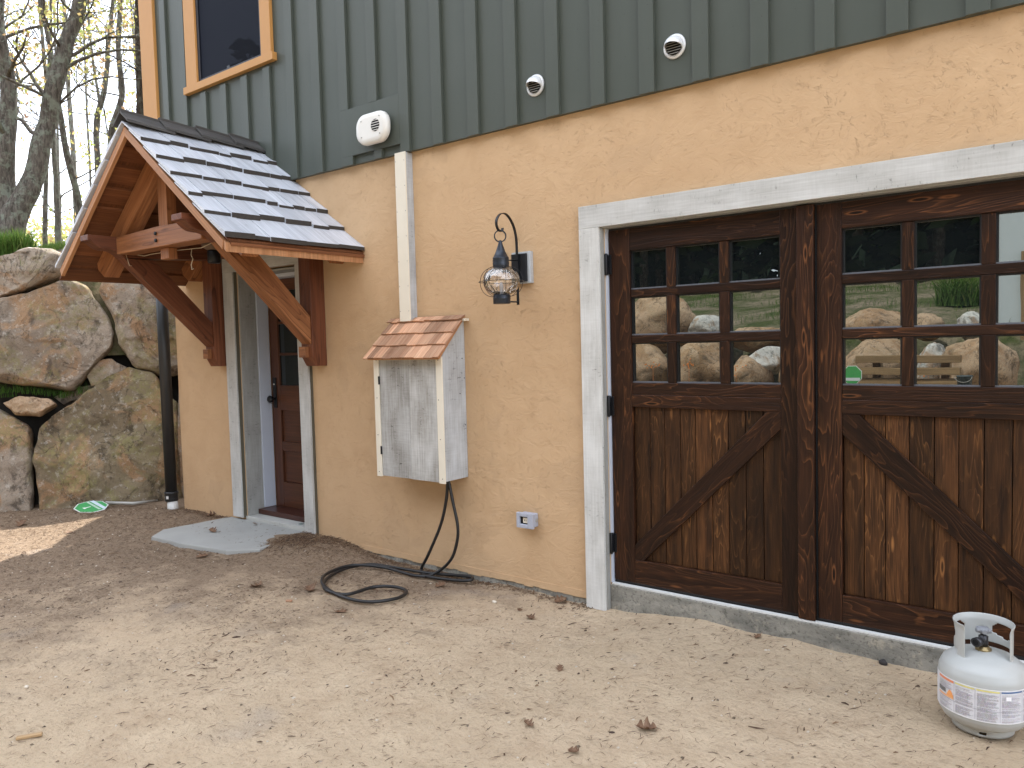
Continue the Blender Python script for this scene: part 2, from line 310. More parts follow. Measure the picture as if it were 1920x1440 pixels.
# ------------------------------------------------------------------ mesh builder
class MB:
    def __init__(s): s.v = []; s.f = []; s.uv = []; s.r = []; s.mi = []; s.c = []; s.sm = []
    def face(s, idx, uvs=None, r=0.0, mi=0, c=(1, 1, 1), sm=False):
        s.f.append(idx); s.uv.append(uvs or [(0, 0)]*len(idx)); s.r.append(r); s.mi.append(mi); s.c.append(c); s.sm.append(sm)
    def hexa(s, P, r=None, mi=0, axis=0, c=(1, 1, 1), end=None):
        """P: 8 corners, index bits x=1,y=2,z=4 of the local frame; grain runs along local axis."""
        if r is None: r = random.random()
        b = len(s.v); P = [Vector(p) for p in P]; s.v += P
        o = P[0]; ax = (P[1 << axis]-P[0]).normalized()
        for q, n in (((0, 4, 6, 2), 0), ((1, 3, 7, 5), 0), ((0, 1, 5, 4), 1), ((2, 6, 7, 3), 1), ((0, 2, 3, 1), 2), ((4, 5, 7, 6), 2)):
            oth = [a for a in (0, 1, 2) if a != n and a != axis]
            dirs = (P[1 << oth[0]]-P[0]).normalized()
            d2 = (P[1 << oth[-1]]-P[0]).normalized()
            uvs = []
            for i in q:
                d = P[i]-o; u = d.dot(ax); v_ = d.dot(dirs)
                if n == axis: u = d.dot(d2)*.2
                uvs.append((u, v_+n*.37))
            s.face([b+i for i in q], uvs, r, end if (end is not None and n == axis) else mi, c)
    def box(s, x0, x1, y0, y1, z0, z1, axis=None, r=None, mi=0, c=(1, 1, 1), T=None, end=None):
        if axis is None: d = (x1-x0, y1-y0, z1-z0); axis = d.index(max(d))
        P = [Vector((x1 if i & 1 else x0, y1 if i & 2 else y0, z1 if i & 4 else z0)) for i in range(8)]
        if T is not None: P = [T @ p for p in P]
        s.hexa(P, r, mi, axis, c, end)
    def beam(s, a, b, w, h, up=(0, 0, 1), r=None, mi=0, end=None):
        a, b = Vector(a), Vector(b); x = (b-a).normalized(); y = Vector(up).cross(x).normalized(); z = x.cross(y)
        L = (b-a).length; P = []
        for i in range(8): P.append(a + x*(L if i & 1 else 0) + y*(w/2 if i & 2 else -w/2) + z*(h/2 if i & 4 else -h/2))
        s.hexa(P, r, mi, 0, end=end)
    def prism(s, pts, y0, y1, gdir=(1, 0), r=None, mi=0, f=lambda a, b, t: Vector((a, t, b)), c=(1, 1, 1)):
        """polygon in (a,b) extruded over t from y0 to y1; default a=x, b=z, t=y"""
        if r is None: r = random.random()
        g = Vector(gdir).normalized(); n = len(pts); b0 = len(s.v)
        for t in (y0, y1):
            for a, b in pts: s.v.append(f(a, b, t))
        U = [(a*g.x+b*g.y, -a*g.y+b*g.x) for a, b in pts]
        s.face([b0+i for i in range(n)], U, r, mi, c); s.face([b0+n+i for i in range(n)][::-1], U[::-1], r, mi, c)
        for i in range(n):
            j = (i+1) % n
            s.face([b0+i, b0+n+i, b0+n+j, b0+j], [U[i], (U[i][0], U[i][1]+abs(y1-y0)), (U[j][0], U[j][1]+abs(y1-y0)), U[j]], r, mi, c)
    def tube(s, pts, rad, seg=10, r=None, mi=0, c=(1, 1, 1), cap=True):
        if r is None: r = random.random()
        pts = [Vector(p) for p in pts]; n = len(pts)
        rad = [rad]*n if isinstance(rad, (int, float)) else rad
        b0 = len(s.v); nx = None; L = 0
        for i, p in enumerate(pts):
            t = (pts[min(i+1, n-1)]-pts[max(i-1, 0)]).normalized()
            if nx is None: nx = t.orthogonal().normalized()
            nx = (nx - t*nx.dot(t)).normalized(); ny = t.cross(nx)
            for k in range(seg):
                a = 2*math.pi*k/seg; s.v.append(p + (nx*math.cos(a)+ny*math.sin(a))*rad[i])
        for i in range(n-1):
            l2 = L + (pts[i+1]-pts[i]).length
            for k in range(seg):
                k2 = (k+1) % seg
                s.face([b0+i*seg+k, b0+i*seg+k2, b0+(i+1)*seg+k2, b0+(i+1)*seg+k], [(L, k/seg), (L, (k+1)/seg), (l2, (k+1)/seg), (l2, k/seg)], r, mi, c, True)
            L = l2
        if cap:
            s.face([b0+k for k in range(seg)][::-1], None, r, mi, c); s.face([b0+(n-1)*seg+k for k in range(seg)], None, r, mi, c)
    def lathe(s, prof, cen, axis='z', seg=32, r=0.5, mi=0, c=(1, 1, 1), sm=True):
        b0 = len(s.v); cen = Vector(cen)
        for (rr, h) in prof:
            for k in range(seg):
                a = 2*math.pi*k/seg; x, y = rr*math.cos(a), rr*math.sin(a)
                s.v.append(cen + (Vector((x, y, h)) if axis == 'z' else Vector((x, -h, y)) if axis == 'y' else Vector((h, x, y))))
        for i in range(len(prof)-1):
            for k in range(seg):
                k2 = (k+1) % seg; s.face([b0+i*seg+k, b0+i*seg+k2, b0+(i+1)*seg+k2, b0+(i+1)*seg+k], None, r, mi, c, sm)
        if prof[0][0] > 1e-5: s.face([b0+k for k in range(seg)][::-1], None, r, mi, c)
        if prof[-1][0] > 1e-5: s.face([b0+(len(prof)-1)*seg+k for k in range(seg)], None, r, mi, c)
    def sheet(s, xs, zs, holes, y, r=.5, mi=0, depth=.3):
        """front face of a wall at y with rectangular holes (x0,x1,z0,z1) and their reveals"""
        xs = sorted(set(xs+[h[i] for h in holes for i in (0, 1)])); zs = sorted(set(zs+[h[i] for h in holes for i in (2, 3)]))
        for i in range(len(xs)-1):
            for j in range(len(zs)-1):
                cx, cz = (xs[i]+xs[i+1])/2, (zs[j]+zs[j+1])/2
                if any(h[0] < cx < h[1] and h[2] < cz < h[3] for h in holes): continue
                b = len(s.v); s.v += [Vector(p) for p in ((xs[i], y, zs[j]), (xs[i+1], y, zs[j]), (xs[i+1], y, zs[j+1]), (xs[i], y, zs[j+1]))]
                s.face([b, b+1, b+2, b+3], None, r, mi)
        for (a, b_, c_, d) in holes:
            for q in (((a, c_), (a, d)), ((a, d), (b_, d)), ((b_, d), (b_, c_)), ((b_, c_), (a, c_))):
                b = len(s.v); (x1, z1), (x2, z2) = q
                s.v += [Vector((x1, y, z1)), Vector((x2, y, z2)), Vector((x2, y+depth, z2)), Vector((x1, y+depth, z1))]; s.face([b, b+1, b+2, b+3], None, r, mi)
    def build(s, name, mats, parent=None, bevel=0.0, fixn=True):
        me = bpy.data.meshes.new(name); me.from_pydata([tuple(v) for v in s.v], [], s.f)
        uvl = me.uv_layers.new(name='UVMap'); flat = [c for f in s.uv for uv in f for c in uv]; uvl.data.foreach_set('uv', flat)
        at = me.attributes.new('rnd', 'FLOAT', 'FACE'); at.data.foreach_set('value', s.r)
        if any(c != (1, 1, 1) for c in s.c):
            a2 = me.attributes.new('pcol', 'FLOAT_COLOR', 'FACE'); a2.data.foreach_set('color', [q for c in s.c for q in (*c, 1)])
        me.polygons.foreach_set('material_index', s.mi); me.polygons.foreach_set('use_smooth', s.sm)
        for mm in (mats if isinstance(mats, (list, tuple)) else [mats]): me.materials.append(M[mm] if isinstance(mm, str) else mm)
        if fixn:
            import bmesh
            bm = bmesh.new(); bm.from_mesh(me); bmesh.ops.recalc_face_normals(bm, faces=bm.faces[:]); bm.to_mesh(me); bm.free()
        o = bpy.data.objects.new(name, me); col.objects.link(o)
        if parent: o.parent = parent; o.matrix_parent_inverse = Matrix.Translation(-WL(parent))
        if bevel:
            b = o.modifiers.new('bevel', 'BEVEL'); b.width = bevel; b.segments = 2; b.limit_method = 'ANGLE'; b.angle_limit = R(40)
        return o
def WL(o):
    v = Vector(o.location)
    while o.parent:
        o = o.parent; v = v + o.location if o.type == 'EMPTY' else v
    return v
# part meshes are written in world coordinates; a parent Empty at its base location needs the inverse above
_old = MB.build
def WL(o):
    while o.parent: o = o.parent
    return Vector(o.location)
def build(s, name, mats, parent=None, bevel=0.0, fixn=True):
    o = _old(s, name, mats, None, bevel, fixn)
    if parent:
        o.parent = parent
        if parent.type == 'EMPTY': o.matrix_parent_inverse = Matrix.Translation(-Vector(parent.location))
    return o
MB.build = build
def tag(o, label=None, cat=None, group=None, kind=None):
    for k, v in (('label', label), ('category', cat), ('group', group), ('kind', kind)):
        if v: o[k] = v
    return o
def thing(name, label, cat, loc=(0, 0, 0), group=None):
    o = bpy.data.objects.new(name, None); col.objects.link(o); o.location = loc; o.empty_display_size = .1; return tag(o, label, cat, group)
def fbm(x, y, z=0.0, o=4):
    return noise.fractal(Vector((x, y, z)), 1.0, 2.0, o)
def sstep(a, b, x): t = max(0, min(1, (x-a)/(b-a))); return t*t*(3-2*t)

# ------------------------------------------------------------------ ground
def gbase(x, y):
    h = -.045*sstep(.35, 1.0, x)*sstep(3.3, 2.75, x)*sstep(-1.2, -.2, y)
    h += .028*sstep(-2.8, -1.6, x)*sstep(.15, -.4, x)*sstep(-1.1, -.5, y)
    h += .05*sstep(.55, .1, math.hypot(x-.1, y+.25))            # little heap beside the flagstone
    h -= .30*sstep(-5.5, -8, y)
    return h
def gz(x, y):
    h = gbase(x, y)
    if -6 < x < 8 and -7 < y < .6:
        h += .022*fbm(x*1.1, y*1.1, 3) + .008*fbm(x*5, y*5, 7, 3) + .004*fbm(x*17, y*17, 1, 3)
    return h
def axis_coords(lo, hi, st, far):
    c = []; x = lo
    while x <= hi: c.append(x); x += st
    s_ = st; a, b = [lo], [c[-1]]
    while a[-1] > -far: s_ = min(s_*1.5, 40); a.append(a[-1]-s_); b.append(b[-1]+s_)
    return sorted(set(a[1:] + c + b[1:]))
g = MB(); xs = axis_coords(-4.2, 5.4, .028, 400); ys = axis_coords(-3.6, .10, .028, 400)
g.v = [Vector((x, y, gz(x, y))) for y in ys for x in xs]; nx_ = len(xs)
for j in range(len(ys)-1):
    for i in range(nx_-1):
        a = j*nx_+i; g.face([a, a+1, a+nx_+1, a+nx_], None, 0, 0, (1, 1, 1), True)
tag(g.build('ground', 'sand', fixn=False), kind='structure')

# ------------------------------------------------------------------ the house
H = thing('house', 'house with tan stucco below, green siding above and dark plank garage doors', 'house', (-2, 0, 0))
GX0, GX1, GZ0, GZ1 = 2.690, 5.02, .105, 2.168
DX0, DX1, DZ0, DZ1 = -.965, -.115, .055, 2.19
b = MB()
b.sheet([-2.0+.5*i for i in range(19)], [0.0, .5, 1, 1.5, 2, 2.5, 2.86], [(GX0, GX1, 0.0, GZ1), (DX0, DX1, 0.0, DZ1)], 0.0, depth=.36)
b.box(-2.0, -1.99, 0.001, 9, -.05, 2.86)
# ragged lower lip of the plaster coat
x = .5
while x < 2.55:
    dx = random.uniform(.03, .09); zz = -.012+.012*fbm(x*6, 0, 2); b.box(x, min(x+dx, 2.55), -.004, .003, zz, .03, axis=0, r=.5); x += dx
b.build('stucco_wall', 'stucco', H)
b = MB(); x = -1.95; left = True
while x < 2.6:
    if left and x > DX0-.1: b.build('foundation_strip', 'concrete', H); b = MB(); left = False
    dx = random.uniform(.05, .16)
    if not (DX0-.1 < x < DX1+.05): b.box(x, x+dx+.002, .004+random.uniform(-.006, .006), .2, -.2, .004, axis=0)
    x += dx
b.build('foundation_strip', 'concrete', H)
b = MB(); b.box(-1.98, 7, .365, 8.9, -.1, 2.8); b.build('dark_interior', 'dark', H)
# upper storey
SY = -.034; WX0, WX1, WZ0, WZ1 = -1.40, -.34, 3.85, 5.4
b = MB(); b.sheet([-2.2, 7.0], [2.842, 8.2], [(WX0, WX1, WZ0, WZ1)], SY, depth=.12)
b.box(-2.2, 7, SY+.001, -.002, 2.8425, 2.846)
k = -7; bw = .088
while k < 23:
    xr = k*.3048; k += 1
    if xr-bw < -2.03: continue
    zt, zb = 8.19, 2.837
    if WX0-.13 < xr-bw/2 < WX1+.13: b.box(xr-bw, xr, SY-.024, SY-.0005, zb, WZ0-.09); zb = WZ1
    if k-1 in (2, 3): zb = 3.235
    b.box(xr-bw, xr, SY-.024, SY-.0005, zb, zt)
# flat blocking behind the white flue terminal
x2, x4 = .6096, 1.2192
b.box(x2-bw, x4-bw-.0005, SY-.0237, SY-.0005, 2.90, 3.2345)
b.box(x2-bw, .645, SY-.0237, SY-.0005, 2.8372, 2.8995); b.box(.868, .945, SY-.0237, SY-.0005, 2.8372, 2.8995)
b.build('board_and_batten_siding', 'siding', H, .0015)
b = MB(); b.box(-2.202, -2.15, 0, 9, 2.84, 8.2); b.box(-2.2, 7.0, 8.9, 9, 0, 8.2); b.box(6.95, 7, 0, 9, 0, 8.2); b.build('side_wall', 'siding', H)
b = MB(); b.prism([(-.75, 8.1), (4.6, 11.0), (9.7, 8.1), (9.7, 8.25), (4.6, 11.15), (-.75, 8.25)], -2.7, 7.5, f=lambda a, c, t: Vector((t, a, c))); b.build('roof', 'shake', H)
b = MB(); b.box(-2.275, -2.032, SY-.028, .02, 2.835, 8.19); b.build('corner_trim', 'ochre', H, .002)
# upstairs window
for xa, xb in ((-1.505, -1.335), (-.392, -.262)): b = MB(); b.box(xa, xb, SY-.030, SY, WZ0, 5.5); b.build('window_casing', 'ochre', H, .002)
b = MB(); b.box(-1.535, -.225, SY-.045, SY, WZ0-.062, WZ0-.001); b.build('window_sill', 'ochre', H, .002)
wd = MB(); wd.box(-1.334, -.393, SY-.004, SY+.02, WZ0, 5.4); win = wd.build('window', 'wglass', H)
b = MB(); b.box(-1.334, -1.30, SY-.012, SY-.0045, WZ0+.001, 5.4); b.box(-.425, -.3932, SY-.012, SY-.0045, WZ0+.001, 5.4); b.box(-1.2995, -.4255, SY-.012, SY-.0045, WZ0+.001, WZ0+.03)
b.box(-.90, -.86, SY-.011, SY-.0045, WZ0+.031, WZ0+.05)
b.build('screen_frame', plain('dark_screen_frame', (.02, .022, .03), .5), win)
# garage: casing, jambs, sill, leaves
def board(bm, x0, x1, z0, z1, y0, y1, axis=None): bm.box(x0, x1, y0, y1, z0, z1, axis)
b = MB(); b.box(2.548, 2.680, -.045, -.0005, -.05, 2.1645); b.box(2.548, 6.5, -.045, -.0005, 2.165, 2.293); b.build('garage_casing', 'wash', H, .002)
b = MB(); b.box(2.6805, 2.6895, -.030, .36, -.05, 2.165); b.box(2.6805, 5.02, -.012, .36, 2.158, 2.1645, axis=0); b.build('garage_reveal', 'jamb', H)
b = MB(); b.box(2.6898, 2.6995, .006, .075, .112, 2.157); b.build('garage_jamb', 'bluewhite', H, .001)
b = MB(); b.box(2.6898, 5.3, -.006, .36, -.12, .104); b.build('garage_sill', 'concrete', H, .006)
b = MB(); b.box(2.70, 5.3, .0, .028, .1045, .112, axis=0); b.build('threshold_strip', 'pvc', H)
for z1, z2 in ((.1045, .125), (2.1462, 2.157)): b = MB(); b.box(2.70, 5.0, .036, .06, z1, z2, axis=0); b.build('weather_seal', 'rubber', H)

BEAD = plain('sky_glint_bead', (.12, .13, .15), .3, 0, .2)  # for bottom beads: sky glint on the ledge, put into the colour
def garage_leaf(x0, x1, sl, sr, cols, flip, label):
    leaf = MB(); F0, F1 = .026, .076; zb, zt = .127, 2.146
    for a, c in ((x0, x0+sl), (x1-sr, x1)): leaf.box(a, c, F0, F1, zb, zt, 2)
    ix0, ix1 = x0+sl+.0003, x1-sr-.0003
    D = F0+.0015
    leaf.box(ix0, ix1, D, F1, zb, .262, 0)                       # bottom rail
    leaf.box(ix0, ix1, D, F1, 1.142, 1.212, 0); leaf.box(ix0, ix1, D+.002, F1, 1.2125, 1.280, 0)
    leaf.box(ix0, ix1, D, F1, 2.024, zt, 0)                      # top rail
    e = [ix0]+cols+[ix1]
    for (za, zc) in ((1.505, 1.548), (1.763, 1.806)): leaf.box(ix0, ix1, D+.004, F1, za, zc, 0)
    for i in range(0, len(cols), 2):
        for za, zc in ((1.2805, 1.5045), (1.5485, 1.7625), (1.8065, 2.0235)): leaf.box(cols[i], cols[i+1], D+.006, F1, za, zc, 2)
    o = leaf.build('garage_door', 'darkstain', H, .0025); o['label'] = label
    p = MB(); x = ix0+.001; wds = (ix1-ix0-.002); n = 9; x = ix0+.001
    for i in range(n):
        wd_ = wds/n*random.uniform(.93, 1.07) if i < n-1 else ix1-.001-x
        p.box(x+.0015, x+wd_-.0015, F0+.022+random.uniform(0, .0012), F1-.004, .2625, 1.1415, 2); x += wd_
    p.build('plank_panel', 'darkpanel', o, .003)
    br = MB()
    w_ = .062
    if not flip: pts = [(ix0, .262), (ix0+.055, .262), (ix1, 1.058), (ix1, 1.1418), (ix1-.072, 1.1418), (ix0, .345)]
    else: pts = [(ix0, 1.1418), (ix0+.077, 1.1418), (ix1, .345), (ix1, .2622), (ix1-.06, .2622), (ix0, 1.045)]
    br.prism(pts, F0+.004, F0+.021, gdir=(1, .95 if not flip else -.98)); br.build('diagonal_brace', 'darkstain', o, .002)
    gl = MB()
    for i in range(3):
        for za, zc in ((1.2805, 1.5045), (1.5485, 1.7625), (1.8065, 2.0235)):
            a = e[i*2]; c = e[i*2+1]; gl.box(a, c, F0+.030, F0+.034, za, zc, 0)
    gl.build('window_pane', 'glass', o)
    bd = MB()
    for i in range(3):
        for za, zc in ((1.2805, 1.5045), (1.5485, 1.7625), (1.8065, 2.0235)):
            a = e[i*2]; c = e[i*2+1]; q = .007
            bd.box(a, c, F0+.016, F0+.0298, za, za+q, 0, mi=1); bd.box(a, c, F0+.016, F0+.0298, zc-q, zc, 0)
            bd.box(a, a+q, F0+.016, F0+.0298, za+q+.0002, zc-q-.0002, 2); bd.box(c-q, c, F0+.016, F0+.0298, za+q+.0002, zc-q-.0002, 2)
    bd.build('glazing_bead', ['black', BEAD], o)
    return o
L1 = garage_leaf(2.704, 3.838, .132, .160, [3.058, 3.110, 3.360, 3.412], False, 'left plank leaf whose brace rises to the right')
L2 = garage_leaf(3.856, 5.0, .112, .135, [4.226, 4.276, 4.536, 4.590], True, 'right plank leaf whose brace falls to the right')
b = MB(); b.box(3.765, 3.846, .002, .0255, .115, 2.15, 2); b.build('overlap_board', 'darkstain', L1, .003)
b = MB(); b.box(3.8462, 3.8555, .03, .07, .127, 2.146, 2); b.build('meeting_gap', 'dark', L1)
for zc in (1.955, 1.145, .345):
    b = MB(); b.box(2.690, 2.7035, -.004, .02, zc-.058, zc+.058, 2); b.tube([(2.702, -.004, zc-.062), (2.702, -.004, zc+.062)], .0075, 10); b.box(2.7045, 2.722, .018, .0255, zc-.055, zc+.055)
    b.build('hinge', 'black', L1, .001)

# entrance: casing, reveal, door
b = MB(); b.box(-1.118, -.972, -.040, -.0005, .062, 2.1895, 2); b.box(-.110, .010, -.040, -.0005, .0, 2.1895, 2); b.box(-1.118, .010, -.041, -.0005, 2.190, 2.345, 0); b.build('entrance_casing', 'wash', H, .002)
b = MB(); b.box(-.9715, -.9655, -.028, .004, .062, 2.19, 2); b.box(.0102, .016, -.022, -.0005, .0, 2.19, 2); b.build('casing_backing', plain('olive_casing_edge', (.10, .088, .06), .8), H)
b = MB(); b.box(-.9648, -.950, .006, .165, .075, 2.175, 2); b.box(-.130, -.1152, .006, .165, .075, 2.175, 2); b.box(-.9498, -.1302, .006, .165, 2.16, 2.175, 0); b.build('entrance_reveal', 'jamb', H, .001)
b = MB(); b.box(-.9648, -.935, .1655, .2795, .12, 2.16, 2); b.box(-.145, -.1152, .1655, .2795, .12, 2.16, 2); b.box(-.9348, -.1452, .1655, .2795, 2.13, 2.16, 0); b.build('entrance_jamb', 'bluewhite', H, .002)
b = MB(); b.box(-.97, -.118, -.01, .165, -.02, .074); b.build('stone_step', 'stone', H, .004)
b = MB(); b.box(-.945, -.118, .10, .36, .0745, .118, 0); b.build('wooden_threshold', 'sillwood', H, .004)
d = MB(); dx0, dx1, y0, y1 = -.9346, -.1454, .285, .325
d.box(dx0, dx0+.115, y0, y1, .1185, 2.129, 2); d.box(dx1-.115, dx1, y0, y1, .1185, 2.129, 2)
ia, ib = dx0+.1152, dx1-.1152
for za, zc in ((.1185, .34), (.62, .70), (.98, 1.20), (2.03, 2.129)): d.box(ia, ib, y0+.001, y1, za, zc, 0)
d.box(ia, ib, y0+.018, y1-.002, .341, .979, 0)
for zc in (1.475, 1.75): d.box(ia, ib, y0+.004, y1, zc-.011, zc+.011, 0)
d.box((ia+ib)/2-.011, (ia+ib)/2+.011, y0+.005, y1, 1.2005, 2.0295, 2)
door = d.build('entrance_door', 'doorwood', H, .003)
b = MB(); b.box(ia, ib, y0+.016, y0+.022, 1.2005, 2.0295); b.build('door_glass', 'dglass', door)
b = MB(); b.box(-.905, -.862, y0-.010, y0-.0005, 1.0, 1.27, 2); b.lathe([(.012, .0), (.012, .03), (.028, .036), (.032, .052), (.024, .066), (0, .07)], (-.884, y0-.01, 1.08), 'y', 20)
b.lathe([(.008, 0), (.008, .006), (0, .0062)], (-.884, y0-.0105, 1.21), 'y', 12, mi=1); b.build('door_handle', ['black', 'pvc'], door, .002)

# ------------------------------------------------------------------ entrance canopy
K = thing('entrance_canopy', 'gabled cedar timber canopy roofed with silver shakes over the entrance door', 'canopy', (-.53, 0, 2.2))
CX, RZ, SL, YF = -.53, 3.185, .785, -1.115
th = math.atan(SL)
def pz(dx, off=0.0): return RZ - SL*abs(dx) - off/math.cos(th)   # off: depth measured square to the slope
b = MB()
for (xa, xb) in ((-1.272, -1.137), (.066, .201)):
    sgn = 1
    pts = [(-.0008, 1.385), (-.0008, 2.30), (-.135, 2.30), (-.135, 1.455), (-.095, 1.385)]
    q = MB(); q.prism(pts, xa, xb, gdir=(0, 1), f=lambda a, c, t: Vector((t, a, c))); q.build('post', 'timber', K, .004)
    q = MB(); q.box(xa+.012, xb-.045, -.172, -.1352, 1.452, 1.535, 0); q.build('peg_block', 'timberlight', K, .004)
for (xa, xb) in ((-1.262, -1.147), (.078, .191)):
    # straight brace from the foot of the post out to the plate
    pts = [(-.1352, 1.54), (-.1352, 1.77), (-.60, 2.2645), (-.86, 2.2645), (-.83, 2.22)]
    pts = [(-.1352, 1.552), (-.1352, 1.762), (-.625, 2.2645), (-.865, 2.2645), (-.83, 2.225)]
    q = MB(); q.prism(pts, xa, xb, gdir=(-1, 1), f=lambda a, c, t: Vector((t, a, c))); q.build('brace', 'timber' if xa < 0 else 'timberlight', K, .004)
for (xa, xb) in ((-1.268, -1.140), (.070, .197)):
    og = []
    for i in range(13):          # ogee end
        t = i/12; og.append((-.865-.245*t, 2.265+.115*(t+.16*math.sin(2*math.pi*t))))
    pts = [(-.136, 2.265)]+og+[(-1.135, 2.382), (-1.135, 2.425), (-.136, 2.425)]
    pts = [(-.0008, 2.265) if p == (-.136, 2.265) else p for p in pts]
    pts[-1] = (-.0008, 2.425); pts[0] = (-.136, 2.3005); pts = [(-.0008, 2.3005)]+pts
    q = MB(); q.prism(pts, xa, xb, gdir=(1, 0), f=lambda a, c, t: Vector((t, a, c))); q.build('plate_beam', 'timber', K, .004)
# tie beam with a slight rise, king post with its foot showing below
q = MB(); pts = [(-1.1395, 2.29), (.0695, 2.285), (.0695, 2.345), (.0, 2.37), (-.04, 2.425), (-.53, 2.435), (-1.1395, 2.420)]
q.prism(pts, -.925, -.79, gdir=(1, 0)); q.build('tie_beam', 'timberlight', K, .005)
q = MB(); q.box(-.592, -.468, -.868, -.792, 2.436, 3.00, 2); q.box(-.588, -.472, -.868, -.80, 2.205, 2.2855, 2); q.build('king_post', 'timberlight', K, .004)
q = MB(); q.box(-.592, -.468, -.135, -.001, 2.43, 3.0, 2); q.box(-1.1395, .0695, -.125, -.0008, 2.31, 2.425, 0); q.build('wall_truss', 'timber', K, .004)
for z_ in (2.335, 2.385): q = MB(); q.lathe([(.014, 0), (.014, .010), (0, .0102)], (-.53, -.9255, z_), 'y', 6); q.build('bolt', 'black', K)
for (ya, yb) in ((-.865, -.745), (-.135, -.008)):
    for s_ in (-1, 1):
        o1, o2 = .060, .225; xe = 1.0
        q = MB(); pts = [(CX+s_*.03, pz(.03, o1)), (CX+s_*(xe+.08), pz(xe+.08, o1)), (CX+s_*(xe+.065), pz(xe+.08, o1)-.055), (CX+s_*(xe-.035), pz(xe-.035, o2)), (CX+s_*.03, pz(.03, o2))]
        q.prism(pts, ya, yb, gdir=(s_, -SL)); q.build('rafter', 'timberlight', K, .004)
q = MB(); q.tube([(CX, -1.02, 3.02), (CX, -.002, 3.02)], .062, 14); q.build('ridge_log', 'timber', K)
# open sheathing boards, seen from below
for s_ in (-1, 1):
    q = MB(); dd = .01
    while dd < 1.16:
        wb = random.uniform(.085, .13)
        P = []
        for i in range(8):
            yy = YF+.03 if i & 1 else -.001; aa = dd+(wb if i & 2 else 0); off = .042 if i & 4 else .056
            P.append(Vector((CX+s_*aa, yy, pz(aa, off))))
        q.hexa(P, None, 0, 0); dd += wb+random.choice((.004, .035, .045))
    q.build('sheathing', 'cedar', K)
    # underlayer of shingles in the gaps
    q = MB(); P = [Vector((CX+s_*(1.19 if i & 2 else .005), (YF+.012 if i & 1 else -.001), pz((1.19 if i & 2 else .005),   .030 if i & 4 else .040))) for i in range(8)]
    q.hexa(P, .3, 0, 1); q.build('under_shingles', 'cedar', K)
    # rake board on the gable, eave board
    q = MB(); pts = [(CX, pz(0, .055)), (CX+s_*1.165, pz(1.165, .055)), (CX+s_*1.15, pz(1.15, .055)-.062), (CX, pz(0, .055)-.068)]
    q.prism(pts, YF-.002, YF+.026, gdir=(s_, -SL)); q.build('rake_board', 'rake', K, .002)
    if s_ > 0: q = MB(); pts = [(CX+s_*1.1655, pz(1.1655, .052)), (CX+s_*1.19, pz(1.19, .052)), (CX+s_*1.19, pz(1.19, .052)-.055), (CX+s_*1.1655, pz(1.1655, .052)-.055)]
    if s_ > 0: q.prism(pts, YF, -.003, gdir=(0, 1), f=lambda a, c, t: Vector((a, t, c))); q.build('eave_board', 'rake', K, .002)
    # shakes: wedge shaped, uneven widths and butts
    q = MB(); cour = [.25, .435, .62, .81, 1.0, 1.205]
    cour = [.10]+cour
    for ci in range(1, len(cour)):
        y = YF-.02
        while y < -.004:
            wd_ = random.choice((.10, .14, .18, .22, .27))*random.uniform(.9, 1.1); y2 = min(y+wd_, -.002)
            if -.002-y2 < .05: y2 = -.002
            be = cour[ci]+random.uniform(-.012, .012); top = max(.0, cour[ci]-.34); tk = random.uniform(.018, .028); sk = random.uniform(-.006, .006)
            P = []
            for i in range(8):
                yy = (y+.0015) if not i & 1 else (y2-.0015); hi = i & 2
                aa = (be+(sk if i & 1 else 0)) if not hi else top
                base = .034-.013*0
                lift = .022 if not hi else .0
                off = .034-lift if not (i & 4) else .034-lift-(tk if not hi else .006)
                P.append(Vector((CX+s_*aa, yy, pz(aa, off))))
            q.hexa(P, random.random(), 0, 1); 
            # butt face is the dark end grain
            fb = len(q.f)-6+2; q.mi[fb] = 1
            y = y2
    q.build('shake_roofing', ['shake', 'butt'], K)
# ridge caps
q = MB()
y = YF-.03; n = 4; Lc = 1.13/n
for i in range(n):
    for s_ in (-1, 1):
        ya, yb = y+i*Lc, y+(i+1)*Lc+.07
        P = []
        for j in range(8):
            aa = -.012 if not j & 2 else .105; yy = ya if not j & 1 else min(yb, -.002); l_ = .022 if not j & 1 else -.004
            P.append(Vector((CX+s_*aa, yy, pz(0, 0)+ (-SL*aa if aa > 0 else .008) + l_ + (.018 if j & 4 else 0))))
        q.hexa(P, random.random()*.4, 0, 0)
q.build('ridge_cap', [wood('dark_ridge_shake', (.07, .066, .062), (.12, .112, .105), (.045, .04, .04), False, .6, .8, .6, .3, .4, .15)], K, .002)
# things hung under the canopy
t = thing('canopy_light', 'small black can light hung under the entrance canopy', 'lamp', (-.53, -.47, 2.2))
q = MB(); q.lathe([(.0, 2.20), (.044, 2.20), (.050, 2.215), (.050, 2.29), (.044, 2.30)], (-.53, -.47, 0), seg=24); q.build('lamp_can', 'black', t)
q = MB(); q.lathe([(.05, 2.301), (.085, 2.325), (.088, 2.345), (.06, 2.365), (.015, 2.37), (.015, 2.955)], (-.53, -.47, 0), seg=24); q.build('canopy_mount', plain('weathered_lamp_mount', (.16, .11, .075), .9, 0, .4, 30, .4), t)
q = MB(); q.tube([(-1.13, -.80, 2.30), (-1.0, -.78, 2.275), (-.9, -.775, 2.28), (-.55, -.78, 2.275), (-.165, -.79, 2.258), (.07, -.80, 2.29)], .0028, 6)
q.tube([(-.30, -.785, 2.262), (-.305, -.79, 2.22), (-.29, -.785, 2.19), (-.31, -.79, 2.15), (-.30, -.79, 2.115), (-.285, -.785, 2.12)], .003, 6)
q.tube([(-1.13, -.86, 2.30), (-1.08, -.86, 2.20), (-1.16, -.80, 2.21), (-1.2, -.8, 2.215)], .0025, 6)
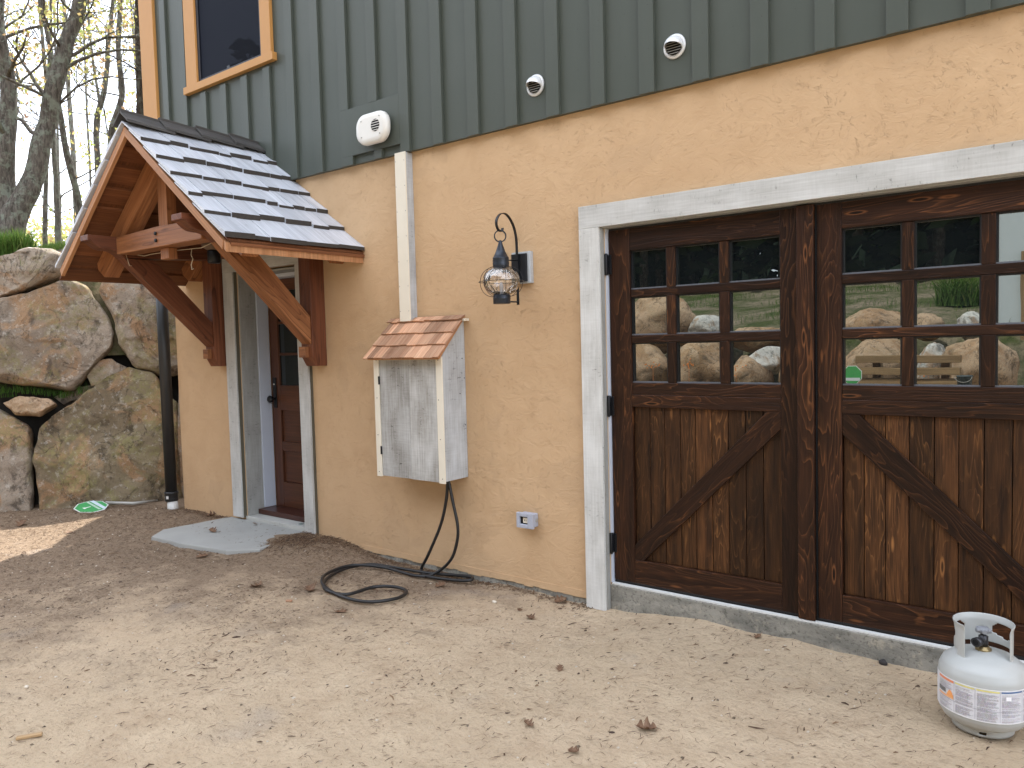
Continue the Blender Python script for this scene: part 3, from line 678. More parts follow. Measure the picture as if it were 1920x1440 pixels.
tag(q.build('twine', 'twine', None), 'loose pale twine knotted and dangling under the canopy tie beam', 'twine')

# ------------------------------------------------------------------ wall mounted things
t = thing('conduit_cover', 'tall narrow white boxed board covering the conduit above the shingled cabinet', 'board', (1.15, 0, 1.7))
b = MB(); b.box(1.088, 1.188, -.072, -.062, 1.69, 2.838, 2); b.build('front_board', 'cream', t, .001)
b = MB(); b.box(1.170, 1.1872, -.0615, -.0005, 1.69, 2.836, 2); b.box(1.089, 1.106, -.0615, -.0005, 1.69, 2.836, 2); b.build('side_board', 'washside', t, .001)
b = MB()
for i in range(7):
    for xx in (1.096, 1.178): b = MB(); b.lathe([(.0022, 0), (.0022, .0016), (0, .0017)], (xx, -.0722, 1.76+i*.17), 'y', 8); b.build('screw', 'black', t)

bx = thing('hose_cabinet', 'grey weathered wall cabinet with a fresh cedar shingle roof and cream corner strips', 'cabinet', (1.3, 0, .63))
X0, X1, YB, Z0 = .985, 1.612, -.222, .640
def side(xa, xb): q = MB(); q.prism([(-.0008, Z0), (-.0008, 1.672), (-.03, 1.672), (YB, 1.452), (YB, Z0)], xa, xb, gdir=(0, 1), f=lambda a, c, t: Vector((t, a, c))); return q
side(X1-.018, X1).build('side_panel', 'washside', bx, .002); side(X0, X0+.018).build('side_panel', 'washside', bx, .002)
q = MB(); q.box(X0+.0185, X1-.0185, YB+.005, -.001, Z0+.012, Z0+.03, 0); q.build('bottom_panel', 'washside', bx)
q = MB(); q.box(X0+.019, X1-.019, -.19, -.012, 1.40, 1.45, 0); q.build('top_board', 'washside', bx)
q = MB(); mid = (X0+X1)/2+.012
q.box(X0+.046, mid-.0008, YB-.004, YB+.012, Z0-.006, 1.428, 2, r=.15); q.box(mid+.0008, X1-.050, YB-.004, YB+.012, Z0-.008, 1.428, 2, r=.8); q.build('cabinet_door', 'washdoor', bx, .0015)
for xa, xb in ((X0-.004, X0+.043), (X1-.047, X1+.004)):
    q = MB(); q.box(xa, xb, YB-.012, YB-.0002, Z0-.012, 1.448, 2); o = q.build('corner_strip', 'cream', bx, .0015)
    for i in range(4): s2 = MB(); s2.lathe([(.003, 0), (.003, .002), (0, .0021)], ((xa+xb)/2+random.uniform(-.01, .01), YB-.0121, Z0+.02+i*.255), 'y', 8); s2.build('screw', 'black', o)
q = MB(); q.box(X0+.0435, X1-.0475, YB-.011, YB-.0002, 1.4285, 1.448, 0); q.build('head_strip', 'cream', bx)
for zc in (.81, 1.29): q = MB(); q.box(X0+.0405, X0+.0475, YB-.016, YB-.0045, zc-.028, zc+.028, 2); q.build('hinge', 'black', bx, .001)
for i, (yy, zz) in enumerate(((-.03, 1.43), (-.014, 1.30), (-.06, 1.20), (-.016, .99))):
    pass
for yy, zz in ((-.03, 1.43), (-.014, 1.30), (-.06, 1.20), (-.016, .99)): q = MB(); q.lathe([(.004, 0), (.004, .0015), (0, .0016)], (X1+.0002, yy, zz), 'x', 8); q.build('side_screw', 'black', bx)
q = MB(); q.box(X0-.01, X1+.045, -.045, -.0005, 1.6735, 1.690, 0); q.build('top_ledge', 'cream', bx, .001)
# cabinet shingles
A0 = Vector((0, -.288, 1.432)); A1 = Vector((0, -.018, 1.712)); sdir = (A1-A0); SLn = sdir.length; sdir.normalize(); nrm = Vector((0, -sdir.z, sdir.y))
q = MB()
q.hexa([Vector((X1+.02 if i & 1 else X0-.02, 0, 0)) + A0 + sdir*(SLn if i & 2 else .012) + nrm*(-.003 if i & 4 else -.014) for i in range(8)], .4, 0, 1)
q.build('roof_deck', 'rake', bx)
q = MB()
for ci, st in enumerate((0, .115, .225, .335)):
    x = X0-.035+(.01*ci if ci < 3 else 0)
    while x < X1+.028:
        wd_ = random.uniform(.04, .10) if ci < 3 else .052; x2 = min(x+wd_, X1+.032)
        ln = min(.16, SLn-st) if ci < 3 else .052; je = random.uniform(-.004, .004); r = random.random(); tk = .009
        P = [Vector((x2-.0008 if i & 1 else x+.0008, 0, 0)) + A0 + sdir*((st+ln) if i & 2 else st+je) + nrm*((.010 if not i & 2 else .0)+(tk if (i & 4 and not i & 2) else .003 if i & 4 else 0)+(.004 if ci == 3 else 0)) for i in range(8)]
        q.hexa(P, r, 0, 1); x = x2
q.build('shingle_roofing', 'bshingle', bx)

# hose
def spline(pts, n=10):
    pts = [Vector(p) for p in pts]; out = []
    for i in range(len(pts)-1):
        p0, p1, p2, p3 = pts[max(i-1, 0)], pts[i], pts[i+1], pts[min(i+2, len(pts)-1)]
        for k in range(n):
            t_ = k/n; out.append(.5*((2*p1)+(p2-p0)*t_+(2*p0-5*p1+4*p2-p3)*t_**2+(3*p1-p0-3*p2+p3)*t_**3))
    return out+[pts[-1]]
def G(px, py, h=.02):
    z = 0
    for _ in range(3): p = on_z(px, py, z+h); z = gz(p.x, p.y)
    return (p.x, p.y, z+h)
hp = [on_y(839, 895, -.10), on_y(837, 935, -.10), on_y(826, 985, -.10), on_y(803, 1040, -.11), G(790, 1066), G(800, 1080), G(850, 1088), G(880, 1088, .03), G(884, 1082, .03), G(850, 1078), G(800, 1074, .03), G(740, 1064, .022), G(690, 1058), G(640, 1068), G(610, 1088), G(612, 1106), G(650, 1114), G(700, 1100, .03), G(740, 1100, .025), G(762, 1108), G(745, 1122), G(690, 1128), G(640, 1118), G(606, 1096, .025), G(612, 1076, .035), G(660, 1060, .035), G(720, 1064, .03), G(780, 1080), G(815, 1076, .03), G(845, 1050, .03)]
hp2 = [on_y(845, 1050, -.10), on_y(857, 1015, -.10), on_y(858, 985, -.10), on_y(850, 945, -.10), on_y(842, 905, -.10), on_y(841, 895, -.10)]
pts = spline(hp[:-1]+hp2, 9)
b = MB(); b.tube(pts, .0105, 10); tag(b.build('hose', 'rubber'), 'black hose hanging from the grey cabinet and coiled on the sand', 'hose')

# lantern
ln = thing('wall_lantern', 'black onion lantern with clear globe and wire cage on a scroll bracket', 'lantern', (2.12, 0, 2.0))
LX, LY = 2.105, -.215
b = MB(); b.box(2.045, 2.188, -.030, -.0005, 1.885, 2.078, 2); b.build('mounting_block', 'washside', ln, .002)
b = MB(); b.box(2.052, 2.166, -.046, -.0305, 1.895, 2.066, 2); b.build('back_plate', 'black', ln, .003)
arc = [(LX, -.055, 1.755), (LX, -.055, 1.85), (LX, -.055, 2.0), (LX, -.055, 2.10), (LX, -.06, 2.17), (LX, -.085, 2.235), (LX, -.13, 2.282), (LX, -.175, 2.297), (LX, -.215, 2.285), (LX, -.243, 2.255), (LX, -.248, 2.225), (LX, -.235, 2.198), (LX, -.212, 2.186), (LX, -.195, 2.192), (LX, -.19, 2.208)]
def strap(pts, w_, tk):
    q = MB(); pts = [Vector(p) for p in pts]; b0 = 0
    for i, p in enumerate(pts):
        tt = (pts[min(i+1, len(pts)-1)]-pts[max(i-1, 0)]).normalized(); nn = Vector((1, 0, 0)).cross(tt).normalized()
        for (a, c) in ((-1, -1), (1, -1), (1, 1), (-1, 1)): q.v.append(p+Vector((1, 0, 0))*a*w_/2+nn*c*tk/2)
    for i in range(len(pts)-1):
        for k in range(4): q.face([i*4+k, i*4+(k+1) % 4, (i+1)*4+(k+1) % 4, (i+1)*4+k])
    q.face([0, 1, 2, 3]); e_ = (len(pts)-1)*4; q.face([e_, e_+1, e_+2, e_+3]); return q
strap(spline(arc, 5), .017, .005).build('scroll_arm', 'black', ln)
q = strap([(LX, LY+.034*math.cos(a), 2.158+.034*math.sin(a)) for a in [2*math.pi*i/24 for i in range(25)]], .012, .007)
Tm = Matrix.Translation((LX, LY, 2.158)) @ Matrix.Rotation(R(-45), 4, 'Z') @ Matrix.Translation((-LX, -LY, -2.158)); q.v = [Tm @ v for v in q.v]
q.build('hanging_ring', 'black', ln)
b = MB(); b.lathe([(.006, 2.133), (.011, 2.126), (.011, 2.118), (.026, 2.075), (.027, 2.070), (.046, 2.032), (.049, 2.031), (.049, 2.024), (.047, 2.020), (.050, 2.012), (.047, 2.005), (.050, 1.998), (.048, 1.985), (.049, 1.968), (.044, 1.966)][::-1], (LX, LY, 0), seg=32); b.build('lantern_cap', 'bluemetal', ln)
b = MB(); prof = []
for i in range(21):
    a = math.pi*(.13+.74*i/20); prof.append((.112*math.sin(a)**.8, 1.893-.088*math.cos(a)))
b.lathe(prof, (LX, LY, 0), seg=40); b.v = b.v; gl_ = b.build('glass_globe', 'globe', ln)
b = MB(); b.lathe([(.050, 1.757), (.052, 1.760), (.052, 1.785), (.0535, 1.788), (.052, 1.792), (.052, 1.806), (.049, 1.812)], (LX, LY, 0), seg=32); b.build('lantern_base', 'bluemetal', ln)
b = MB(); b.lathe([(.0, 1.80), (.011, 1.80), (.011, 1.835), (.009, 1.837), (.013, 1.850), (.013, 1.865), (.006, 1.885), (0, 1.888)], (LX, LY, 0), seg=16); b.build('lamp_bulb', plain('clear_bulb', (.32, .30, .28), .15), ln)
b = MB()
for kk in range(6):
    a = 2*math.pi*kk/6+R(20); dv = Vector((math.cos(a), math.sin(a), 0))
    b.tube([Vector((LX, LY, 1.888+.088*math.cos(p_)))+dv*(.038+.096*math.sin(p_)**.8 if math.sin(p_) > 0 else .038) for p_ in [math.pi*(.02+.96*i/22) for i in range(23)]], .0016, 6)
b.tube([(LX+.134*math.cos(a), LY+.134*math.sin(a), 1.889) for a in [2*math.pi*i/40 for i in range(41)]], .0022, 6, cap=False)
b.build('wire_cage', 'black', ln)
b = MB(); b.tube([(LX, LY+.048, 2.018), (LX, -.05, 2.028)], .004, 8); b.build('stay_rod', 'black', ln)
b = MB(); b.tube([(LX, LY+.05, 1.772), (LX, -.058, 1.772), (LX, -.058, 1.757)], .0045, 8); b.build('stay_rod', 'black', ln)

# hooded vents
def hood_vent(x, z, s_, label):
    t = thing('hooded_vent', label, 'vent', (x, SY, z), 'round hooded wall vents')
    q = MB(); q.lathe([(.062*s_, 0), (.064*s_, .005), (.058*s_, .010), (.050*s_, .012), (.048*s_, .008)], (x, SY, z), 'y', 36); q.build('flange', 'white', t)
    q = MB(); n1, n2 = 12, 28; Rr = .050*s_
    grid = {}
    for i in range(n1+1):
        ph = (math.pi/2)*i/n1
        for j in range(n2+1):
            a = R(-28)+R(236)*j/n2
            P = Vector((x+Rr*math.cos(a)*math.cos(ph), SY-.010-Rr*1.15*math.sin(ph), z+Rr*math.sin(a)*math.cos(ph)))
            lim = z-.012*s_ + .30*(-(P.y-SY))      # slanted lip
            if P.z < lim and i > 0 and (j in (0, n2) or P.z < lim): P.z = max(P.z, min(lim, z+.018*s_))
            grid[i, j] = len(q.v); q.v.append(P)
    for i in range(n1):
        for j in range(n2): q.face([grid[i, j], grid[i, j+1], grid[i+1, j+1], grid[i+1, j]], None, .5, 0, (1, 1, 1), True)
    o = q.build('hood', 'white', t); md = o.modifiers.new('sol', 'SOLIDIFY'); md.thickness = .002; md.offset = -1
    q = MB(); q.lathe([(.047*s_, .001), (0, .0012)], (x, SY-.0125, z), 'y', 24, mi=1)
    for i in range(6):
        zz = z-.037*s_+i*.0135*s_; hw = math.sqrt(max(0, (.046*s_)**2-(zz-z)**2))
        if hw > .01: q.hexa([Vector((x+(hw if j & 1 else -hw), SY-.013-(.014 if j & 2 else 0), zz+(-.005 if j & 2 else .0)+(.0025 if j & 4 else 0))) for j in range(8)], .5, 0, 0)
    q.build('louvre', ['ventgrey', 'dark'], t)
hood_vent(2.262, 3.045, 1.0, 'small round white hooded vent on green siding, above the lantern')
hood_vent(3.160, 3.047, 1.0, 'round white hooded vent above the garage doors, nearer the right edge')
# flue terminal
t = thing('flue_terminal', 'cream rounded oblong flue terminal on the green siding above the cabinet', 'vent', (.9, SY, 3.03))
def stad(xc, zc, hw, hh, rr, n=8):
    out = []
    for (sx, sz, a0) in ((1, 1, 0), (-1, 1, 90), (-1, -1, 180), (1, -1, 270)):
        for i in range(n+1):
            a = R(a0+90*i/n); out.append((xc+sx*(hw-rr)+rr*math.cos(a), zc+sz*(hh-rr)+rr*math.sin(a)))
    return out
vx, vz = .915, 3.035; yv = SY-.085
q = MB()
loops = [(0, SY-.045), (.006, SY-.050), (.006, SY-.070), (0, yv-.002), (-.012, yv-.009), (-.03, yv-.012)]; base_ = stad(vx, vz, .150, .100, .085)
nb_ = len(base_)
for (ex, yy) in loops:
    for (a, c) in stad(vx, vz, .150+ex, .100+ex, .085+ex*.9): q.v.append(Vector((a, yy, c)))
for i in range(len(loops)-1):
    for j in range(nb_): q.face([i*nb_+j, i*nb_+(j+1) % nb_, (i+1)*nb_+(j+1) % nb_, (i+1)*nb_+j], None, .5, 0, (1, 1, 1), True)
q.face([(len(loops)-1)*nb_+j for j in range(nb_)]); q.face([j for j in range(nb_)][::-1])
q.build('cover', 'plastic', t)
q = MB(); q.lathe([(.075, 0), (.07, .03), (.07, .046)], (vx+.03, SY-.001, vz), 'y', 24); q.build('collar', 'plastic', t)
q = MB(); q.lathe([(.042, 0), (.042, .0012), (0, .0013)], (vx+.055, yv-.0121, vz+.006), 'y', 28); q.build('grille_opening', 'dark', t)
q = MB()
for i in range(-2, 3):
    hw = math.sqrt(.042**2-(i*.0165)**2); q.box(vx+.055-hw, vx+.055+hw, yv-.0175, yv-.0135, vz+.006+i*.0165-.0017, vz+.006+i*.0165+.0017, 0)
q.build('grille_bar', 'plastic', t)
for xx, zz in ((-.085, .055), (-.085, -.055), (.098, .062), (.098, -.056)): q = MB(); q.lathe([(.005, 0), (.005, .003), (0, .0032)], (vx+xx, yv-.0121, vz+zz), 'y', 10); q.build('screw', 'ventgrey', t)
# outlet
t = thing('weatherproof_outlet', 'small grey weatherproof outlet box low on the stucco between cabinet and garage', 'outlet', (2.12, 0, .42))
q = MB(); q.box(2.072, 2.180, -.042, -.0005, .378, .462, 0); q.build('box_body', 'grey', t, .006)
q = MB(); q.box(2.066, 2.180, -.049, -.0425, .374, .466, 0); q.build('gasket_plate', 'grey', t, .004)
q = MB()
for (a, c, e_, f_) in ((2.060, 2.083, .372, .468), (2.145, 2.186, .372, .468), (2.0832, 2.1448, .372, .396), (2.0832, 2.1448, .444, .468)): q.box(a, c, -.072, -.0495, e_, f_, 0)
q.build('flip_cover', 'grey', t, .004)
q = MB(); q.box(2.0832, 2.1448, -.056, -.0495, .396, .444, 0, mi=0); q.box(2.105, 2.140, -.060, -.0562, .404, .436, 0, mi=1); q.box(2.114, 2.118, -.0608, -.0602, .414, .426, 2, mi=0); q.box(2.126, 2.130, -.0608, -.0602, .414, .426, 2, mi=0); q.build('socket_face', ['dark', 'cream'], t)
q = MB(); q.lathe([(.012, 0), (.012, .002), (.008, .003), (0, .0032)], (2.1802, -.022, .420), 'x', 16); q.build('knockout', 'ventgrey', t)

# downspout
t = thing('downspout', 'round black downspout at the left house corner with a white pipe fitting at its foot', 'downspout', (-2.12, -.06, 0))
q = MB(); q.lathe([(.052, .175), (.052, 2.84)], (-2.115, -.062, 0), seg=28); q.build('pipe', 'pipe', t)
q = MB(); q.lathe([(.058, .095), (.060, .10), (.060, .165), (.064, .17), (.064, .182), (.056, .186)], (-2.115, -.062, 0), seg=28); q.lathe([(.0605, .118), (.062, .119), (.062, .124), (.0605, .125)], (-2.115, -.062, 0), seg=28); q.build('pipe_coupling', 'pipe', t)
q = MB(); q.lathe([(.048, -.05), (.048, .0945)], (-2.105, -.06, 0), seg=24); q.build('white_stub', 'pvc', t)
q = MB(); a0 = R(-75)
for i in range(1): 
    cx, cy = -2.115, -.062; r_ = .0645
    P = []
    for j in range(8):
        a = a0+(R(22) if j & 1 else 0); rr = r_+(.001 if j & 2 else 0); P.append(Vector((cx+rr*math.cos(a), cy+rr*math.sin(a), .150 if j & 4 else .122)))
    q.hexa(P)
q.build('sticker', 'pvc', t)

# ------------------------------------------------------------------ propane tank
TX, TY = 4.606, -.455
TZ = gbase(TX, TY)+.002
pt = thing('propane_tank', 'light grey propane tank with printed label standing on the sand before the right garage door', 'gas tank', (TX, TY, TZ))
q = MB(); pr = [(0, .010), (.06, .013), (.105, .026), (.135, .046), (.149, .074), (.1525, .100), (.1525, .228), (.150, .250), (.138, .282), (.110, .308), (.070, .325), (.03, .333), (0, .334)]
pr2 = []
for i in range(len(pr)-1):
    for k in range(3): t_ = k/3; pr2.append((pr[i][0]*(1-t_)+pr[i+1][0]*t_, pr[i][1]*(1-t_)+pr[i+1][1]*t_))
pr2.append(pr[-1]); q.lathe(pr2, (TX, TY, TZ), seg=56); q.build('tank_body', 'tank', pt)
q = MB(); n = 56; rz_ = [(0, .104), (.010, .105), (.022, .107), (.034, .112)]
for (z1, r1) in rz_:
    for i in range(n): a = 2*math.pi*i/n; q.v.append(Vector((TX+r1*math.cos(a), TY+r1*math.sin(a), TZ+z1)))
for k in range(3):
    for i in range(n):
        if k == 1 and (i % 14) in (0, 1): continue
        q.face([k*n+i, k*n+(i+1) % n, (k+1)*n+(i+1) % n, (k+1)*n+i], None, .5, 0, (1, 1, 1), True)
o = q.build('foot_ring', 'tank', pt); md = o.modifiers.new('sol', 'SOLIDIFY'); md.thickness = .003
# collar: guard with two hand holes; opening faces the camera
q = MB(); toC = math.atan2(CC.y-TY, CC.x-TX); n = 72; m_ = 20; zc0, zc1, rc = .305, .455, .098
def keep(th_, zf):
    if abs(th_) < R(52) and not (zf > .80 and abs(th_) > 0 and False):
        # open front; the top hoop closes it
        return False
    c1 = abs((abs(th_)-R(92)))
    if abs(th_) < (R(76) if th_ > 0 else R(63)): return True
    if (abs(th_-R(118))/R(34))**2+((zf-.62)/.20)**2 < 1: return False
    if (abs(th_+R(118))/R(34))**2+((zf-.62)/.20)**2 < 1: return False
    if zf < .22 and R(75) < abs(th_) < R(165): return False
    return True
hoop = .86
idx = {}
def cv(i, j):
    if (i % n, j) not in idx:
        th_ = 2*math.pi*i/n - math.pi; zf = j/m_; a = toC+R(12)+th_
        idx[i % n, j] = len(q.v); rr = rc+(.006*max(0, zf-.85)/.15); q.v.append(Vector((TX+rr*math.cos(a), TY+rr*math.sin(a), TZ+zc0+(zc1-zc0)*zf)))
    return idx[i % n, j]
for i in range(n):
    th_ = 2*math.pi*(i+.5)/n-math.pi
    for j in range(m_):
        zf = (j+.5)/m_
        if keep(th_, zf): q.face([cv(i, j), cv(i+1, j), cv(i+1, j+1), cv(i, j+1)], None, .5, 0, (1, 1, 1), True)
o = q.build('collar_guard', 'tank', pt); md = o.modifiers.new('sol', 'SOLIDIFY'); md.thickness = .004; sb = o.modifiers.new('sub', 'SUBSURF'); sb.levels = 1; sb.render_levels = 1
q = MB(); q.lathe([(.028, .330), (.028, .340), (.022, .343), (.020, .350)], (TX, TY, TZ), seg=24); q.build('neck_ring', 'brass', pt)
q = MB(); q.lathe([(.016, .350), (.017, .392), (.010, .396), (.008, .408)], (TX, TY, TZ), seg=18)
dv = Vector((math.cos(toC-R(35)), math.sin(toC-R(35)), 0)); c_ = Vector((TX, TY, TZ+.372)); q.tube([c_, c_+dv*.022, c_+dv*.024, c_+dv*.045], [.013, .013, .019, .019], 18)
q.tube([c_+dv*.0452, c_+dv*.0455], [.012, .011], 14, mi=1); q.build('valve', [plain('dark_valve_metal', (.05, .05, .055), .4, .5), 'dark'], pt)
q = MB()
for k in range(5):
    a = 2*math.pi*k/5; q.tube([(TX+.012*math.cos(a), TY+.012*math.sin(a), TZ+.417), (TX+.027*math.cos(a), TY+.027*math.sin(a), TZ+.417)], [.011, .009], 10)
q.lathe([(.016, .405), (.021, .409), (.021, .424), (.014, .430), (0, .431)], (TX, TY, TZ), seg=20); q.build('valve_knob', plain('grey_knob', (.22, .23, .25), .5), pt)
pt.scale.z = .90
# printed label wrapped round the body
q = MB()
def patch(u0, u1, z0, z1, c, lift=.0006, r0=.1528):
    z0 -= .008; z1 -= .008
    n_ = max(1, int(abs(u1-u0)/4)); rr = r0+lift
    for i in range(n_):
        a, a2 = toC+R(20+u0+(u1-u0)*i/n_), toC+R(20+u0+(u1-u0)*(i+1)/n_); b0 = len(q.v)
        q.v += [Vector((TX+rr*math.cos(a_), TY+rr*math.sin(a_), TZ+zz)) for a_, zz in ((a, z0), (a2, z0), (a2, z1), (a, z1))]
        q.face([b0, b0+1, b0+2, b0+3], None, .5, 0, c, True)
patch(-106, 84, .098, .238, (.66, .66, .69))
patch(-106, 84, .098, .1012, (.8, .8, .8), .0012); patch(-106, 84, .2345, .238, (.8, .8, .8), .0012)
rl = random.Random(3)
# (left in the picture is negative angle seen from camera)
cols_ = [(-88, -58, 'o'), (-56, -30, 'y'), (-28, 0, 'y'), (2, 32, 'b'), (34, 86, 'g')]
TCOL = (.40, .37, .40)
for (u0, u1, ty) in cols_:
    hd = {'o': (.75, .30, .12), 'y': (.72, .66, .22), 'b': (.05, .13, .30), 'g': (.35, .36, .42)}[ty]
    if ty == 'o': patch(u0, u1, .222, .232, (.74, .25, .12), .0016)
    else: patch(u0, u1, .226, .232, hd, .0016)
    z_ = .218
    while z_ > .104:
        if ty == 'o' and .160 < z_ < .188: z_ -= .0024; continue
        if rl.random() < .86:
            x_ = u0+1
            ue = u1-1-rl.random()*rl.random()*22
            while x_ < ue:
                w_ = rl.uniform(.6, 3.2); patch(x_, min(x_+w_, ue), z_-.0013, z_, tuple(v*rl.uniform(.75, 1.15) for v in TCOL), .0016); x_ += w_+rl.uniform(.25, .6)
        z_ -= .0024
    patch(u1+.4, u1+.9, .104, .232, (.45, .45, .5), .0014)
patch(-88, -72, .168, .186, (.06, .06, .06), .0018)
for k in range(3): patch(-88, -72, .172+k*.005, .1728+k*.005, (.6, .6, .6), .0021)
for k in range(9): hh = .024*math.sin(math.pi*(k+.6)/9.6); patch(-70+k*1.3, -70+(k+1)*1.3, .160, .164+hh, (.85, .36, .12), .0018)
patch(-88, -58, .153, .161, (.82, .42, .20), .0018)
patch(-88, 86, .1475, .1485, (.25, .25, .30), .0024)
patch(8, 15, .196, .212, (.9, .9, .92), .0024); patch(40, 52, .112, .126, (.85, .86, .9), .0024)
q.build('printed_label', 'label', pt, fixn=True)

# ------------------------------------------------------------------ flagstone and small stones
sp = [(284, 1006), (305, 993), (450, 965), (500, 962), (575, 984), (577, 998), (487, 1030), (425, 1032), (345, 1020)]
pp = [on_z(a, c, .042) for a, c in sp]
pp = [Vector((p.x, min(p.y, -.012), p.z)) for p in pp]
q = MB(); n = len(pp); fine = []
for i in range(n):
    a, c = pp[i], pp[(i+1) % n]
    for k in range(5): p = a.lerp(c, k/5); fine.append(p+Vector((.006*fbm(p.x*9, p.y*9, 1), .006*fbm(p.x*9, p.y*9, 5), 0)) if p.y < -.03 else p)
fine = [p for p in fine]
cen = sum(fine, Vector())/len(fine)
N_ = len(fine)
for (sc_, zz) in ((1.012, -.03), (1.0, .036), (.992, .0425)):
    for p in fine: d_ = (p-cen)*sc_; q.v.append(Vector((cen.x+d_.x, min(cen.y+d_.y, -.011), zz)))
nr = 10
for k in range(1, nr):
    for p in fine: d_ = (p-cen)*(1-k/nr)*.985; X = cen+d_; q.v.append(Vector((X.x, min(X.y, -.011), .0425+.004*fbm(X.x*3, X.y*3, 9))))
q.v.append(Vector((cen.x, cen.y, .0425)))
for k in range(nr+1):
    for i in range(N_):
        j = (i+1) % N_; q.face([k*N_+i, k*N_+j, (k+1)*N_+j, (k+1)*N_+i], None, .5, 0, (1, 1, 1), False)
for i in range(N_): q.face([(nr+1)*N_+i, (nr+1)*N_+(i+1) % N_, (nr+2)*N_], None, .5, 0, (1, 1, 1), True)
tag(q.build('flagstone', 'slab'), 'flat blue grey flagstone on the sand before the entrance', 'flagstone')

def blob(name, c, size, seed, mat, label, cat, group=None, sub=3, amp=.35, freq=1.3, facet=.5, rot=0.0):
    import bmesh
    bm = bmesh.new(); bmesh.ops.create_icosphere(bm, subdivisions=sub, radius=1.0); rs = random.Random(seed)
    planes = [(Vector((rs.uniform(-1, 1), rs.uniform(-1, 1), rs.uniform(-1, 1))).normalized(), rs.uniform(.62, .9)) for _ in range(12)]
    for v in bm.verts:
        p = v.co.copy(); d_ = p.normalized()
        for n_, h_ in planes:
            k = p.dot(n_)
            if k > h_: p -= n_*(k-h_)*facet*1.4
        p *= 1+amp*.5*noise.fractal(d_*freq+Vector((seed*3.1, 0, 0)), 1.0, 2.0, 4) + amp*.12*noise.fractal(d_*freq*5+Vector((seed, 5, 0)), 1.0, 2.0, 4)
        v.co = Vector((p.x*size[0], p.y*size[1], p.z*size[2]))
    for f_ in bm.faces: f_.smooth = True
    me = bpy.data.meshes.new(name); bm.to_mesh(me); bm.free(); me.materials.append(M[mat])
    o = bpy.data.objects.new(name, me); col.objects.link(o); o.location = c; o.rotation_euler = (0, 0, rot); return tag(o, label, cat, group)
M['teal'] = plain('teal_pebble', (.13, .17, .16), .55, 0, .25, 30); M['tanp'] = plain('tan_pebble', (.42, .33, .20), .7, 0, .2, 30); M['darkp'] = plain('dark_pebble', (.03, .026, .025), .8, 0, .4, 40, .4); M['palep'] = plain('pale_chip', (.62, .55, .45), .8, 0, .1)
def gp(px, py, z=None):
    zz = 0 if z is None else z
    for _ in range(3):
        p = on_z(px, py, zz)
        if z is None: zz = gz(p.x, p.y)
    return Vector((p.x, p.y, zz))
blob('pebble', gp(565, 985, .062), (.048, .034, .022), 1, 'teal', 'smooth grey green pebble on the flagstone beside the right door casing', 'stone', sub=2, amp=.1)
blob('pebble', gp(547, 983, .056), (.022, .018, .014), 2, 'tanp', 'small tan pebble beside the grey green one on the flagstone', 'stone', sub=2, amp=.1)
blob('pebble', gp(1656, 1246)+Vector((0, 0, .01)), (.022, .018, .016), 4, 'darkp', 'nearly black stone on the sand before the garage sill', 'stone', sub=2)
blob('pebble', gp(927, 1130)+Vector((0, 0, .006)), (.018, .014, .009), 5, 'palep', 'pale flat stone on the sand below the outlet', 'stone', sub=2)
blob('pebble', gp(50, 1290)+Vector((0, 0, .006)), (.013, .010, .008), 6, 'palep', 'little pale stone in the sand at the left edge of the yard', 'stone', sub=2)
q = MB(); c_ = gp(55, 1383); q.box(-.045, .045, -.010, .010, .0, .012, T=Matrix.Translation(c_) @ Matrix.Rotation(R(58), 4, 'Z')); tag(q.build('wood_chip', 'lumber', None, .003), 'pale splinter of wood lying on the sand in the left foreground', 'wood chip')
q = MB(); c_ = gp(542, 1128); q.box(-.018, .018, -.010, .010, .0, .010, T=Matrix.Translation(c_) @ Matrix.Rotation(R(30), 4, 'Z')); tag(q.build('wood_chip', 'bshingle', None, .002), 'pinkish cedar offcut on the sand left of the hose coil', 'wood chip')

# ------------------------------------------------------------------ dry leaves, each its own thing
def oak_leaf(c, L, rz, curl, seed, label):
    rs = random.Random(seed); q = MB(); n = 12; W_ = L*.42
    rows = []
    for i in range(n+1):
        t_ = i/n; lob = (.35+.65*abs(math.sin(t_*math.pi*3.2+.4)))*math.sin(math.pi*min(1, t_*1.02+.03))**.7
        w_ = W_*max(.03, lob); rows.append([(L*(t_-.5), w_*s_, 0) for s_ in (-1, -.5, 0, .5, 1)])
    for row in rows:
        for (x, y, z) in row:
            z = curl*(y*y)/(W_*W_)*L*.35+curl*.25*L*(x/L)**2*2+.05*L*noise.noise(Vector((x/L*3, y/L*3, seed)))
            q.v.append(Vector((x, y, z)))
    for i in range(n):
        for k in range(4): q.face([i*5+k, i*5+k+1, (i+1)*5+k+1, (i+1)*5+k], None, .2+.6*rs.random(), 0, (1, 1, 1), True)
    q.tube([(-L*.5, 0, curl*.1*L), (-L*.72, .01, .01)], .0012, 5)
    o = q.build('dry_leaf', 'leaf'); md = o.modifiers.new('sol', 'SOLIDIFY'); md.thickness = .0008
    o.location = c+Vector((0, 0, .006)); o.rotation_euler = (rs.uniform(-.3, .3), rs.uniform(-.3, .3), rz)
    return tag(o, label, 'leaf', 'dry brown leaves on the ground')
